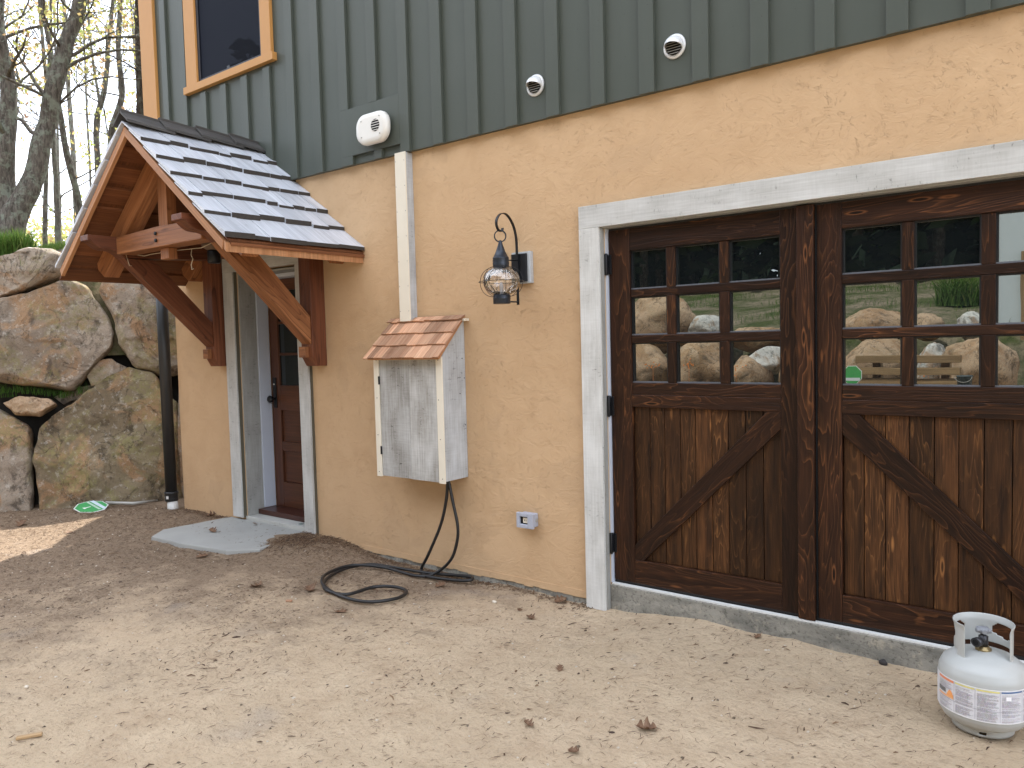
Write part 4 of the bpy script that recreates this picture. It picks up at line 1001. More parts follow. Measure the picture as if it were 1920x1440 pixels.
for i, (px, py, z, L, cu, lb) in enumerate([
    (400, 997, .045, .085, .9, 'curled brown leaf near the middle of the flagstone'),
    (478, 983, .045, .05, .5, 'small dark leaf on the flagstone nearer the door'),
    (378, 1044, None, .10, .4, 'grey brown oak leaf just in front of the flagstone'),
    (398, 968, None, .09, 1.4, 'rust coloured leaf standing curled against the wall left of the casing'),
    (480, 1100, None, .11, .6, 'red brown leaf on the sand left of the hose coil'),
    (584, 1108, None, .12, 1.1, 'tan crumpled leaf beside the left end of the hose coil'),
    (700, 1105, None, .05, .6, 'little brown leaf lying inside the hose loop'),
    (825, 1100, None, .075, .8, 'brown leaf in front of the hose where it drops to the sand'),
    (640, 1148, None, .08, .4, 'flat reddish leaf just in front of the hose coil'),
    (994, 1160, None, .07, 1.2, 'curled red brown leaf on the sand beneath the outlet'),
    (974, 1145, None, .045, .6, 'small brown leaf just behind the curled one beneath the outlet'),
    (1052, 1128, None, .09, .8, 'dark leaf wedged at the foot of the wall left of the garage casing'),
    (1210, 1369, None, .085, 1.1, 'crumpled brown leaf alone in the middle foreground'),
    (992, 1362, None, .05, 1.3, 'narrow dark curled leaf in the foreground left of the crumpled one'),
    (1050, 1255, None, .05, .5, 'small leaf scrap on the open sand before the garage casing'),
    (1420, 1196, None, .05, .6, 'dull leaf scrap before the left garage leaf'),
    (1785, 858+475, None, .05, .5, 'leaf scrap on the sand just left of the gas tank'),
    (1075, 1410, None, .05, .5, 'thin leaf scrap near the bottom edge of the picture'),
    (40, 985, None, .12, 1.0, 'dark clump of old leaf in the sunny patch at far left'),
    (130, 1000, None, .06, .7, 'small leaf casting a shadow in the sunny patch')]):
    oak_leaf(gp(px, py, z), L, i*2.4, cu, i+11, lb)

# needles and twigs scattered over the sand (uncountable)
q = MB(); rs = random.Random(5)
def density(x, y):
    return .30*(1.6-x)+.26*(y+2.3)+.9*fbm(x*1.3, y*1.3, 4)
cnt = 0
while cnt < 36000:
    x, y = rs.uniform(-4, 5.3), rs.uniform(-3.4, -.02)
    if x < -2.9 and y > -.2: continue
    # keep to the visible wedge
    v_ = Vector((x, y, 0))-CC; zc = v_.dot(_F)
    if zc < .5 or abs(v_.dot(_R)/zc) > .72: continue
    dn = density(x, y)
    if rs.random() > max(.17, min(1, dn*.95)): continue
    if -1.3 < x < -.15 and -.55 < y: 
        if rs.random() > .08: continue
        zz = .047
    else: zz = gz(x, y)+.0025
    L = rs.uniform(.006, .034)*(2.0 if rs.random() < .05 else 1); w_ = rs.uniform(.0004, .0014) if rs.random() < .94 else rs.uniform(.002, .0042)
    a = rs.gauss(R(30), .75); bend = rs.uniform(-.5, .5)
    d1 = Vector((math.cos(a), math.sin(a), 0)); d2 = Vector((math.cos(a+bend), math.sin(a+bend), 0)); p0 = Vector((x, y, zz)); p1 = p0+d1*L*.5; p2 = p1+d2*L*.5
    p1.z += rs.uniform(.0, .006); p2.z = (gz(p2.x, p2.y) if zz != .047 else .046)+.003+rs.uniform(0, .006)
    s1 = Vector((-d1.y, d1.x, rs.uniform(-.5, .9)))*w_; r = rs.random()**1.4; b0 = len(q.v)
    q.v += [p0-s1*.5, p0+s1*.5, p1+s1, p1-s1, p2+s1*.4, p2-s1*.4]
    q.face([b0, b0+1, b0+2, b0+3], None, r); q.face([b0+3, b0+2, b0+4, b0+5], None, r); cnt += 1
# heap of needles to the right of the flagstone, crumbs along the wall foot
for k in range(5200):
    if k < 2600:
        x, y = rs.gauss(.08, .22), rs.gauss(-.24, .13)
        if y > -.03: continue
        if x < -.12 and y > -.40: continue
    else: x, y = rs.uniform(-2, 2.6), -.02-abs(rs.gauss(0, .05))
    if DX0-.2 < x < -.1 and y > -.5: continue
    a = rs.uniform(0, 3.14); L = rs.uniform(.008, .035); zz = gz(x, y)+rs.uniform(0, .012); d1 = Vector((math.cos(a), math.sin(a), rs.uniform(-.2, .35))); p0 = Vector((x, y, zz)); p1 = p0+d1*L; s1 = Vector((-d1.y, d1.x, .4))*rs.uniform(.0008, .0028)
    if p1.y > -.006: continue
    b0 = len(q.v); q.v += [p0-s1, p0+s1, p1+s1*.5, p1-s1*.5]; q.face([b0, b0+1, b0+2, b0+3], None, rs.random()**1.3)
tag(q.build('needle_litter', 'litter', fixn=False), 'brown needles and leaf crumbs scattered over the sand', 'litter', kind='stuff')
q = MB()
for k in range(1500):
    x, y = rs.uniform(-3.5, 5.2), rs.uniform(-3.2, -.05); s_ = rs.uniform(.0015, .006); c = Vector((x, y, gz(x, y)+s_*.3)); b0 = len(q.v); r = rs.choice((.1, .5, .97, .99))
    if -1.4 < x < -.1 and y > -.7: continue
    q.v += [c+Vector((s_*rs.uniform(.6, 1.4)*a, s_*rs.uniform(.6, 1.4)*b_, s_*h)) for a, b_, h in ((-1, -1, -.3), (1, -1, -.3), (1, 1, -.3), (-1, 1, -.3), (-.4, -.5, .6), (.5, -.4, .7), (.4, .5, .6), (-.5, .4, .5))]
    for f_ in ((0, 1, 5, 4), (1, 2, 6, 5), (2, 3, 7, 6), (3, 0, 4, 7), (4, 5, 6, 7)): q.face([b0+i for i in f_], None, r)
tag(q.build('grit', leafm('grit_stone', [(0, (.10, .075, .05)), (.5, (.33, .25, .17)), (1, (.55, .48, .39))], 0), fixn=False), 'tiny stones and grit lying in the sand', 'grit', kind='stuff')

# ------------------------------------------------------------------ lying yard sign
sg = thing('fallen_sign', 'green octagonal yard sign with a white band lying on the ground before the boulders', 'sign', on_z(172, 950, .03))
ctr = on_z(170, 951, .035); e1 = on_z(198, 946, .035); ax = (on_z(200, 944, .03)-on_z(141, 955, .03)); ax.z = 0; Rs = ax.length/2; ax.normalize(); ay = Vector((-ax.y, ax.x, 0))
ctr = (on_z(200, 944, .035)+on_z(141, 956, .035))/2
tl = Vector((0, 0, 1))
def SP(u, v, h=0): return ctr+ax*u*Rs+ay*v*Rs+Vector((0, 0, .012*u+.03*v+h))
q = MB()
oc = [(math.cos(R(22.5+45*i)), math.sin(R(22.5+45*i))) for i in range(8)]
def spoly(pts, h, c, th_=None):
    b0 = len(q.v); q.v += [SP(u, v, h) for u, v in pts]; q.face([b0+i for i in range(len(pts))], None, .5, 0, c)
spoly(oc, 0, (.75, .78, .75)); spoly([(a*.93, b_*.93) for a, b_ in oc], .001, (.045, .34, .10))
b0 = len(q.v); q.v += [SP(u, v, -.004) for u, v in oc]; q.face([b0+i for i in range(8)][::-1], None, .5, 0, (.6, .6, .6))
for i in range(8): j = (i+1) % 8; q.face([i, b0+i, b0+j, j], None, .5, 0, (.7, .7, .7))
spoly([(.34, -.86), (.58, -.80), (.58, .80), (.34, .86)], .002, (.62, .72, .80))
rs = random.Random(8)
v_ = -.72
while v_ < .70:
    w_ = rs.uniform(.05, .10); spoly([(.10, v_), (.24, v_), (.24, v_+w_), (.10, v_+w_)], .002, (.7, .8, .72)); v_ += w_+.035
spoly([(-.42, -.06), (-.02, -.03), (-.02, .05), (-.42, .06)], .002, (.75, .82, .75)); spoly([(-.5, -.12), (-.36, -.12), (-.36, .12), (-.5, .12)], .002, (.75, .82, .75))
q.build('sign_panel', 'label', sg, fixn=False)
q = MB(); q.tube([SP(.95, 0, .0), on_z(250, 944, .03), on_z(295, 938, .02)], [.016, .016, .009], 8); q.build('stake', 'ventgrey', sg)

# ------------------------------------------------------------------ boulder wall on the left
RA = Vector((-3.58, -1.05, 0)); RB = Vector((-2.80, .18, 0)); rd = (RB-RA).normalized(); rn = Vector((rd.y, -rd.x, 0)); LEAN = .20
def on_rock(px, py, push=0.0):
    d_ = ray(px, py); num = -((CC-RA).dot(rn)+LEAN*CC.z)+push; return CC+d_*(num/(d_.dot(rn)+LEAN*d_.z))
fn = Vector((rn.x, rn.y, LEAN)).normalized()
def traced_rock(pts, bulge, back, seed, label, push=0.0, power=2.6, mat='rockA'):
    P = [on_rock(a, c, push) for a, c in pts]; n = len(P); ring = []
    # resample and round the outline
    tot = sum((P[(i+1) % n]-P[i]).length for i in range(n)); NN = 120; step = tot/NN; i = 0; acc = 0; cur = P[0]
    for i in range(n):
        a, c = P[i], P[(i+1) % n]; L_ = (c-a).length; k = acc
        while k < L_: ring.append(a.lerp(c, k/L_)); k += step
        acc = k-L_
    for _ in range(1): ring = [(ring[j-1]+ring[j]*2+ring[(j+1) % len(ring)])/4 for j in range(len(ring))]
    N_ = len(ring); cen = sum(ring, Vector())/N_; v = []; f = []
    Kf, Kb = 26, 8
    frs = random.Random(seed*13); eu = rd; ev = fn.cross(rd); sz = max((p-cen).length for p in ring)
    fac = [(frs.uniform(-.75, .75), frs.uniform(-.75, .75), frs.uniform(.80, 1.25)) for _ in range(7)]
    lev = [(math.cos(math.pi/2*k/Kf), math.sin(math.pi/2*k/Kf)) for k in range(Kf)]
    for (s_, h_) in lev:
        ss = s_**(.55); hh = (h_**(2/power*1.0))
        for p in ring:
            w_ = (p-cen)*ss; uu, vv = w_.dot(eu)/sz, w_.dot(ev)/sz
            hf_ = min([hh*1.25]+[c0+a0*uu+b0_*vv for a0, b0_, c0 in fac])
            q_ = cen+w_+fn*(bulge*hf_)
            dsp = fn*(.05*noise.fractal(q_*1.7+Vector((seed*7, 0, 0)), 1, 2, 5)+.05*(noise.cell(q_*2.4+Vector((noise.noise(q_*3), noise.noise(q_*3+Vector((9, 0, 0))), 0))*.5)-.5)*.25+.022*noise.fractal(q_*6+Vector((seed, 0, 0)), .8, 2, 4))*(.25+.75*hh)
            tw = (p-cen).normalized()*.028*noise.fractal(q_*5+Vector((0, seed, 0)), 1, 2, 4)
            v.append(q_+dsp+tw)
    v.append(cen+fn*bulge+fn*.10*noise.fractal((cen+fn*bulge)*1.7+Vector((seed*7, 0, 0)), 1, 2, 5))
    for k in range(Kf-1):
        for j in range(N_): j2 = (j+1) % N_; f.append((k*N_+j, k*N_+j2, (k+1)*N_+j2, (k+1)*N_+j))
    for j in range(N_): f.append(((Kf-1)*N_+j, (Kf-1)*N_+(j+1) % N_, Kf*N_))
    b0 = len(v)
    for k in range(1, Kb+1):
        s_ = math.cos(math.pi/2*k/Kb*.9)**.6; h_ = math.sin(math.pi/2*k/Kb)
        for p in ring: v.append(cen+(p-cen)*s_-fn*(back*h_))
    for k in range(Kb):
        for j in range(N_):
            j2 = (j+1) % N_; a0 = (j, j2) if k == 0 else (b0+(k-1)*N_+j, b0+(k-1)*N_+j2); f.append((a0[1], a0[0], b0+k*N_+j, b0+k*N_+j2))
    f.append([b0+(Kb-1)*N_+j for j in range(N_)])
    me = bpy.data.meshes.new('boulder'); me.from_pydata([tuple(a) for a in v], [], f)
    import bmesh
    bm = bmesh.new(); bm.from_mesh(me); bmesh.ops.recalc_face_normals(bm, faces=bm.faces[:]); bm.to_mesh(me); bm.free()
    me.polygons.foreach_set('use_smooth', [True]*len(me.polygons)); me.materials.append(M[mat])
    o = bpy.data.objects.new('boulder', me); col.objects.link(o); return tag(o, label, 'boulder', 'boulders of the retaining wall beside the house')
traced_rock([(-190, 600), (-40, 575), (60, 548), (100, 535), (130, 522), (168, 543), (192, 580), (208, 605), (214, 650), (185, 676), (160, 708), (138, 734), (60, 722), (-60, 708), (-190, 690)], .16, .5, 1, 'large tan boulder in the middle tier at the left edge')
traced_rock([(-120, 500), (0, 486), (55, 470), (105, 468), (125, 480), (118, 512), (60, 540), (0, 564), (-120, 590)], .16, .5, 2, 'lichened boulder topping the wall at the left edge under the grass')
traced_rock([(192, 520), (240, 500), (300, 495), (345, 500), (350, 700), (300, 704), (252, 690), (222, 648), (214, 600), (188, 548)], .16, .5, 3, 'upright yellowish mossy boulder between canopy and downspout')
traced_rock([(110, 472), (180, 470), (215, 490), (190, 530), (186, 572), (150, 530), (118, 516)], .04, .4, 4, 'shadowed boulder wedged under the left canopy eave', -.18)
traced_rock([(164, 700), (178, 680), (210, 674), (240, 688), (228, 706), (205, 722), (172, 724)], .07, .3, 5, 'small rounded boulder in the gap above the biggest one', -.06)
traced_rock([(4, 756), (40, 744), (95, 747), (106, 758), (72, 779), (32, 778)], .10, .3, 6, 'small flat tan cap rock at the left above the gap', .06, mat='rockB')
traced_rock([(-190, 760), (0, 765), (28, 782), (58, 800), (61, 900), (60, 975), (0, 985), (-190, 1000)], .14, .5, 7, 'brown boulder of the bottom tier at the left edge', .0)
traced_rock([(66, 850), (74, 800), (128, 760), (188, 718), (240, 684), (290, 702), (312, 735), (340, 760), (345, 950), (300, 958), (200, 962), (74, 970)], .17, .6, 8, 'largest wedge shaped mossy boulder at the foot of the wall', .02, mat='rockD')
traced_rock([(140, 726), (176, 722), (205, 716), (120, 760), (100, 745)], .02, .3, 9, 'dark stone filling the gap left of the small rounded boulder', -.22)
blob('boulder', Vector((-2.62, .80, .9)), (.52, .50, 3.0), 91, 'rockA', 'boulder in the gap behind the black downspout, stretched tall to block the sun', 'boulder', 'boulders of the retaining wall beside the house', sub=4, amp=.25)  # upper part added out of view to shade the ground by the corner
# soil behind the boulders, its colour blackened for the shade in the gaps
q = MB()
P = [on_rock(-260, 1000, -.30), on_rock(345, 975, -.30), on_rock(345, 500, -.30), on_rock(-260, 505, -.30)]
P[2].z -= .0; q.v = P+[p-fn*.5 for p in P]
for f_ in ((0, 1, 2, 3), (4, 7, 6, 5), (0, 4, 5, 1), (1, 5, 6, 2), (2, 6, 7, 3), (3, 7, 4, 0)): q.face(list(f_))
tag(q.build('soil', plain('gap_shade_soil', (.025, .021, .016), .95, 0, .4, 20, .5)), kind='structure')
# hillside above and beyond the boulders
def hz(x, y):
    p = Vector((x, y, 0)); d_ = -(p-RA).dot(rn)      # distance behind wall line
    return 2.38+.11*max(0, d_-.5)+.08*fbm(x*.7, y*.7, 2)-2.6*sstep(.55, .2, d_)
q = MB(); rows = [.35, .6, .9, 1.3, 1.8, 2.4, 3.2, 4.2, 5.5, 7, 9, 12, 16, 22, 30, 45, 70]; us = [-18+.6*i for i in range(76)]
for d_ in rows:
    for u in us:
        p = RA+rd*u-rn*d_; xx = min(p.x, -2.35) if p.y > -.5 else p.x; q.v.append(Vector((xx, p.y, hz(p.x, p.y) if d_ > .5 else 1.5)))
for j in range(len(rows)-1):
    for i in range(len(us)-1): a = j*len(us)+i; q.face([a, a+1, a+len(us)+1, a+len(us)], None, .5, 0, (1, 1, 1), True)
tag(q.build('hillside', 'hill'), kind='structure')

def grass_tufts(name, spots, label, seed, mat='grass'):
    q = MB(); rs = random.Random(seed)
    for (c, rad, n, hgt) in spots:
        for _ in range(n):
            a = rs.uniform(0, 6.28); r_ = rad*math.sqrt(rs.random()); p = c+Vector((r_*math.cos(a), r_*math.sin(a), 0)); h_ = hgt*rs.uniform(.5, 1.2); l_ = Vector((rs.gauss(0, .35), rs.gauss(0, .35), 0))*h_; s_ = Vector((rs.uniform(-1, 1), rs.uniform(-1, 1), 0)).normalized()*hgt*.022
            b0 = len(q.v); q.v += [p-s_, p+s_, p+l_*.35+Vector((0, 0, h_*.6))+s_*.7, p+l_*.35+Vector((0, 0, h_*.6))-s_*.7, p+l_+Vector((0, 0, h_))]; r = rs.random()*.8
            q.face([b0, b0+1, b0+2, b0+3], None, r); q.face([b0+3, b0+2, b0+4], None, r)
    return tag(q.build(name, mat, fixn=False), label, 'grass', kind='stuff')
sp_ = []
for px in range(-40, 140, 5): p = at_d(px, 486-.20*max(0, px), 9.95); sp_.append((p, .12, 110, .26 if px < 48 else .06))
for px in range(-60, 300, 18):
    for D in (9.9, 10.8, 12.5): p = at_d(px, 460, D+random.uniform(-.4, .4)); p.z = hz(p.x, p.y); sp_.append((p, .35, 50, .13))
grass_tufts('hill_grass', sp_, 'fresh green grass growing on top of the boulder wall', 3)
sp_ = []
for (a, c) in ((0, 738), (20, 735), (40, 736), (60, 738), (80, 740), (100, 742), (118, 746), (130, 742), (146, 732), (150, 738), (10, 745)): p = on_rock(a, c, -.05); sp_.append((p, .10, 34, .09))
grass_tufts('ledge_grass', sp_, 'grass tufts growing in the joints between the boulders', 4, 'bush')

# ------------------------------------------------------------------ trees on the hill
def tree(name, label, pts, rads, bark_, seed, leaves=900, nbr=14, group=None, size=1.0, leafsz=.03, blen=1.5, start=.25, lm='spring'):
    rs = random.Random(seed); base = Vector(pts[0]); t = thing(name, label, 'tree', base, group)
    q = MB(); tips = []
    main = spline(pts, 6); R_ = []
    nseg = len(pts)-1
    for i in range(len(main)): k = min(i/6, nseg-1e-6); a = int(k); R_.append((rads[a]*(1-(k-a))+rads[a+1]*(k-a))*.56)
    main2 = [p+Vector((noise.noise(p*2.3+Vector((seed, 0, 0))), noise.noise(p*2.3+Vector((0, seed, 0))), 0))*R_[i]*.5 for i, p in enumerate(main)]
    q.tube(main2, [r_*(1+.12*noise.noise(p*5)) for r_, p in zip(R_, main2)], 14)
    def branch(p, d_, L, r_, dep):
        n = 7; ps = [p]; cur = p.copy(); dd = d_.copy()
        for i in range(n):
            dd = (dd+Vector((rs.gauss(0, .20), rs.gauss(0, .20), rs.gauss(.04, .16)))).normalized(); cur = cur+dd*L/n; ps.append(cur.copy())
        q.tube(ps, [r_*(1-.78*i/n) for i in range(n+1)], 6 if dep else 8)
        if dep < 2:
            for _ in range(rs.randint(3, 5)):
                k = rs.randint(2, n); nd = (dd+Vector((rs.uniform(-1, 1), rs.uniform(-1, 1), rs.uniform(-.5, .8)))*.9).normalized(); branch(ps[k], nd, L*rs.uniform(.35, .6), r_*.45, dep+1)
        else: tips.extend(ps[3:])
        if dep >= 1: tips.extend(ps[5:])
    for i in range(nbr):
        k = int(len(main2)*(start+(1-start)*(i+rs.random())/nbr)); k = min(k, len(main2)-1)
        a = rs.uniform(0, 6.28); dv_ = Vector((math.cos(a), math.sin(a), rs.uniform(.1, .8))).normalized(); branch(main2[k], dv_, blen*rs.uniform(.6, 1.2), R_[k]*rs.uniform(.16, .34), 0)
    q.build('trunk', bark_, t)
    if leaves and tips:
        c = MB()
        for _ in range(int(leaves*.42)):
            p = rs.choice(tips)+Vector((rs.gauss(0, .06), rs.gauss(0, .06), rs.gauss(0, .06))); hue = min(1, max(0, .5+.5*noise.noise(p*1.1)+rs.uniform(-.25, .25)))
            u_ = Vector((rs.gauss(0, 1), rs.gauss(0, 1), rs.gauss(0, 1))).normalized()*leafsz*rs.uniform(.6, 1.3); v2 = u_.orthogonal().normalized()*u_.length*.55; b0 = len(c.v)
            c.v += [p-u_, p+v2, p+u_, p-v2]; c.face([b0, b0+1, b0+2, b0+3], None, hue)
        c.build('crown', lm, t, fixn=False)
    return t
def P2(lst, D): return [at_d(a, c, D) for a, c in lst]
ga = 'trees growing on the hillside above the boulder wall'
def ground_to(pts): p = pts[0].copy(); z_ = hz(p.x, p.y); return [Vector((p.x, p.y, z_-.15))]+pts[0:] if p.z > z_ else pts
tree('oak_tree', 'thick lichened oak leaning right from a forked base behind the boulders', ground_to(P2([(14, 452), (30, 410), (62, 330), (84, 245), (98, 175), (118, 100), (143, 30), (160, -60), (190, -200)], 11.3)), [.34, .31, .26, .21, .195, .18, .165, .145, .12, .08], 'barkO', 3, 2600, 15, ga, leafsz=.032, blen=1.6, start=.42)
tree('oak_tree', 'thick lichened oak stem rising straight at the left edge of the photo', ground_to(P2([(8, 450), (12, 380), (14, 280), (16, 180), (4, 90), (-6, 0), (-14, -150)], 11.45)), [.32, .26, .20, .18, .165, .14, .13, .09], 'barkO', 5, 2600, 15, ga, leafsz=.032, blen=1.6, start=.35)
tree('pine_tree', 'straight dark pine trunk close to the ochre corner board', ground_to(P2([(276, 420), (272, 260), (266, 120), (262, 0), (256, -200), (250, -420)], 12.5)), [.17, .165, .16, .15, .14, .12, .05], 'barkP', 6, 700, 12, ga, leafsz=.04, blen=1.3, start=.45)
tree('thin_tree', 'grey barked thin tree leaning left behind the oak fork, nearest of the thin ones', ground_to(P2([(152, 440), (140, 350), (124, 280), (112, 210), (100, 120), (80, 20), (70, -120)], 13.5)), [.11, .10, .09, .08, .07, .06, .05, .03], 'barkO', 7, 1300, 12, ga, leafsz=.034, blen=1.5, start=.3)
tree('thin_tree', 'slim upright tree right of the oak base with its foot in the grass', ground_to(P2([(110, 455), (106, 390), (104, 320), (100, 270), (90, 160), (96, 40), (90, -120)], 14.5)), [.10, .085, .08, .07, .06, .05, .04, .02], 'barkG', 8, 1000, 12, ga, leafsz=.036, blen=1.5, start=.25)
tree('thin_tree', 'pale twisting tree rising just left of the canopy peak', ground_to(P2([(185, 440), (184, 330), (182, 230), (196, 160), (204, 80), (212, 0), (216, -120)], 15)), [.12, .11, .09, .08, .075, .065, .055, .03], 'barkG', 9, 1500, 14, ga, leafsz=.038, blen=1.6, start=.3)
tree('thin_tree', 'dark slim tree between the canopy peak and the pine trunk', ground_to(P2([(212, 440), (208, 260), (228, 180), (222, 90), (226, 0), (222, -140)], 14)), [.11, .10, .09, .08, .07, .06, .03], 'barkO', 10, 1500, 14, ga, leafsz=.036, blen=1.5, start=.3)
tree('thin_tree', 'slender sapling left of the canopy peak with bare drooping twigs', ground_to(P2([(186, 430), (180, 300), (186, 200), (172, 100), (166, 20), (168, -100)], 17)), [.07, .065, .06, .05, .045, .035, .02], 'barkG', 12, 1100, 14, ga, leafsz=.04, blen=1.6, start=.3)
tree('thin_tree', 'forked sapling high up between the two oak stems', ground_to(P2([(84, 440), (88, 200), (82, 100), (74, 20), (68, -100)], 16)), [.08, .075, .06, .055, .045, .02], 'barkO', 13, 2200, 14, ga, leafsz=.04, blen=1.7, start=.3)
# low brush on the far rim and thin woods beyond
q = MB(); rs = random.Random(21)
for k in range(5200):
    px = rs.uniform(-60, 330); D = rs.uniform(16, 24); p = at_d(px, 455, D); p.z = hz(p.x, p.y)+abs(rs.gauss(0, .45)); u_ = Vector((rs.gauss(0, 1), rs.gauss(0, 1), rs.gauss(0, 1))).normalized()*.05; v2 = u_.orthogonal().normalized()*.03
    b0 = len(q.v); q.v += [p-u_, p+v2, p+u_, p-v2]; q.face([b0, b0+1, b0+2, b0+3], None, rs.uniform(.2, 1))
tag(q.build('brush', 'spring', fixn=False), 'low yellowish brush on the rim of the hill beyond the oaks', 'brush', kind='stuff')
q = MB()
for k in range(14):
    px = rs.uniform(-60, 300); D = rs.uniform(20, 34); p = at_d(px, 450, D); p.z = hz(p.x, p.y)-.3; lean = rs.gauss(0, .06)
    ps = [p+Vector((lean*h_+.12*noise.noise(Vector((k, h_*.5, 0))), 0, h_)) for h_ in (0, 1.5, 3, 4.5, 6, 8, 10)]; r_ = rs.uniform(.035, .08); q.tube(ps, [r_*(1-.08*i) for i in range(7)], 6)
    for _ in range(9):
        o_ = rs.choice(ps[1:]); cur = o_.copy(); dd = Vector((rs.uniform(-1, 1), rs.uniform(-1, 1), rs.uniform(0, .8))).normalized(); bp = [cur.copy()]
        for i in range(5): dd = (dd+Vector((rs.gauss(0, .25), rs.gauss(0, .25), rs.gauss(.05, .2)))).normalized(); cur += dd*.35; bp.append(cur.copy())
        q.tube(bp, [.018, .015, .012, .009, .006, .004], 4)
tag(q.build('far_woods', 'barkG', fixn=False), 'pale thin woods far behind the hillside oaks', 'woods', kind='stuff')

# ------------------------------------------------------------------ across the yard (seen in the panes)
def bz(x, y):
    d_ = -8.2-y
    return -.25+1.75*sstep(-.1, .6, d_)+.155*max(0, min(d_, 9))+.12*fbm(x*.5, y*.5, 6)
q = MB(); xs = [-30+.7*i for i in range(100)]; ys = [-8.0, -8.3, -8.6, -9, -9.5, -10, -10.7, -11.5, -12.5, -13.5, -15, -17, -20, -25, -35, -60, -100]
for y in ys:
    for x in xs: q.v.append(Vector((x, y, bz(x, y) if y < -8.05 else -.6)))
for j in range(len(ys)-1):
    for i in range(len(xs)-1): a = j*len(xs)+i; q.face([a, a+1, a+len(xs)+1, a+len(xs)], None, .5, 0, (1, 1, 1), True)
tag(q.build('grass_bank', 'bank'), kind='structure')
grp = 'sunlit boulders of the wall across the yard'
RB_ = [ # px range, top, bottom, Y, material, label
 ((1172, 1300), 560, 660, 8.0, 'rockB', 'big tan boulder reflected in the first column of left garage panes'),
 ((1300, 1362), 594, 640, 8.2, 'rockW', 'white boulder reflected in the middle panes of the left garage leaf'),
 ((1366, 1480), 612, 660, 8.2, 'rockB', 'low tan boulder reflected in the right panes of the left garage leaf'),
 ((1165, 1262), 640, 760, 7.4, 'rockB', 'rounded lower boulder reflected in the bottom left pane'),
 ((1272, 1372), 644, 750, 7.4, 'rockB', 'lower boulder reflected in the bottom middle pane of the left leaf'),
 ((1374, 1440), 666, 760, 7.3, 'rockB', 'sloping lower boulder reflected in the bottom right pane of the left leaf'),
 ((1412, 1470), 650, 700, 7.7, 'rockW', 'grey angular boulder reflected beside the overlap board'),
 ((1470, 1580), 620, 760, 7.5, 'rockB', 'tan boulder across the yard hidden behind the meeting stiles'),
 ((1590, 1700), 582, 650, 8.1, 'rockB', 'peaked tan boulder reflected in the first column of right garage panes'),
 ((1708, 1772), 590, 640, 8.1, 'rockB', 'peaked pinkish boulder reflected in the second column of right panes'),
 ((1796, 1850), 588, 635, 8.1, 'rockW', 'pale grey boulder reflected at the second column of right panes'),
 ((1572, 1712), 632, 760, 7.5, 'rockB', 'broad low boulder reflected behind the lumber pile'),
 ((1722, 1775), 645, 740, 7.4, 'rockW', 'pale pointed boulder reflected above the bucket'),
 ((1758, 1905), 628, 770, 7.3, 'rockB', 'great rounded boulder reflected in the bottom right panes'),
 ((1060, 1165), 590, 760, 7.7, 'rockB', 'tan boulder across the yard just left of the reflected view')]
for i, ((a, c), tp, bt, Y, mt, lb) in enumerate(RB_):
    p0 = mirror(a, (tp+bt)/2, Y); p1 = mirror(c, (tp+bt)/2, Y); pt_ = mirror((a+c)/2, tp, Y); pb = mirror((a+c)/2, bt, Y)
    blob('boulder', Vector(((p0.x+p1.x)/2, -Y, (pt_.z+pb.z)/2)), ((p1.x-p0.x)/2*1.12, .55, (pt_.z-pb.z)/2*1.12), i+31, mt, lb, 'boulder', grp, sub=4, amp=.3)
rs = random.Random(9)
for i in range(9):
    x = -9+i*.95 if i < 7 else 5.2+(i-7)*1.2
    blob('boulder', Vector((x, -7.9+rs.uniform(-.2, .2), .7)), (rs.uniform(.55, .7), .6, rs.uniform(.9, 1.25)), i+71, 'rockB', ['leftmost tan boulder of the far wall', 'second boulder from the left end of the far wall', 'third boulder from the left end of the far wall', 'fourth boulder from the left end of the far wall', 'fifth boulder from the left end of the far wall', 'sixth boulder from the left end of the far wall', 'seventh boulder from the left end of the far wall', 'boulder just right of the white stand-in sheet across the yard', 'rightmost boulder of the far wall'][i], 'boulder', grp, sub=3, amp=.3)
# lumber stack, bucket, standing sign, framed white sheet standing in for the interior
t = thing('lumber_stack', 'low stack of sawn lumber reflected in the right garage panes', 'lumber', (3.1, -6, -.1))
for k, (zz, yy) in enumerate(((.62, 0), (.76, .03), (.90, -.02), (1.03, .02), (1.17, 0), (.40, 0))):
    q = MB(); q.box(2.55, 3.66, -6.10+yy, -5.98+yy, zz, zz+.085, 0); q.build('plank', 'lumber', t, .004)
for xx in (2.72, 3.45): q = MB(); q.box(xx, xx+.09, -6.25, -6.115, -.3, 1.2, 2); q.build('upright', 'lumber', t, .004)
t = thing('bucket', 'dark grey bucket reflected beside the lumber in the right garage panes', 'bucket', (3.76, -5.6, .5))
q = MB(); q.lathe([(.055, .80), (.075, 1.03), (.08, 1.035), (.08, 1.045), (.072, 1.04), (.05, .81)], (3.76, -5.55, 0), seg=24); q.build('pail', 'bucket', t)
q = MB(); q.tube([(3.76+.08*math.cos(a), -5.47+.02*math.sin(a), 1.035-.06*math.sin(a)) for a in [math.pi*i/10 for i in range(11)]], .003, 6); q.build('bail_handle', 'ventgrey', t)
q = MB(); q.box(3.55, 3.95, -5.75, -5.35, .70, .795, 0); q.box(3.60, 3.66, -5.7, -5.6, -.2, .70, 2); q.box(3.84, 3.90, -5.5, -5.4, -.2, .70, 2); tag(q.build('work_bench', 'lumber', None, .004), 'small rough bench carrying the bucket across the yard', 'bench')
t = thing('yard_sign', 'green octagonal yard sign on a stake reflected in the bottom right garage pane', 'sign', (2.64, -5.5, 0))
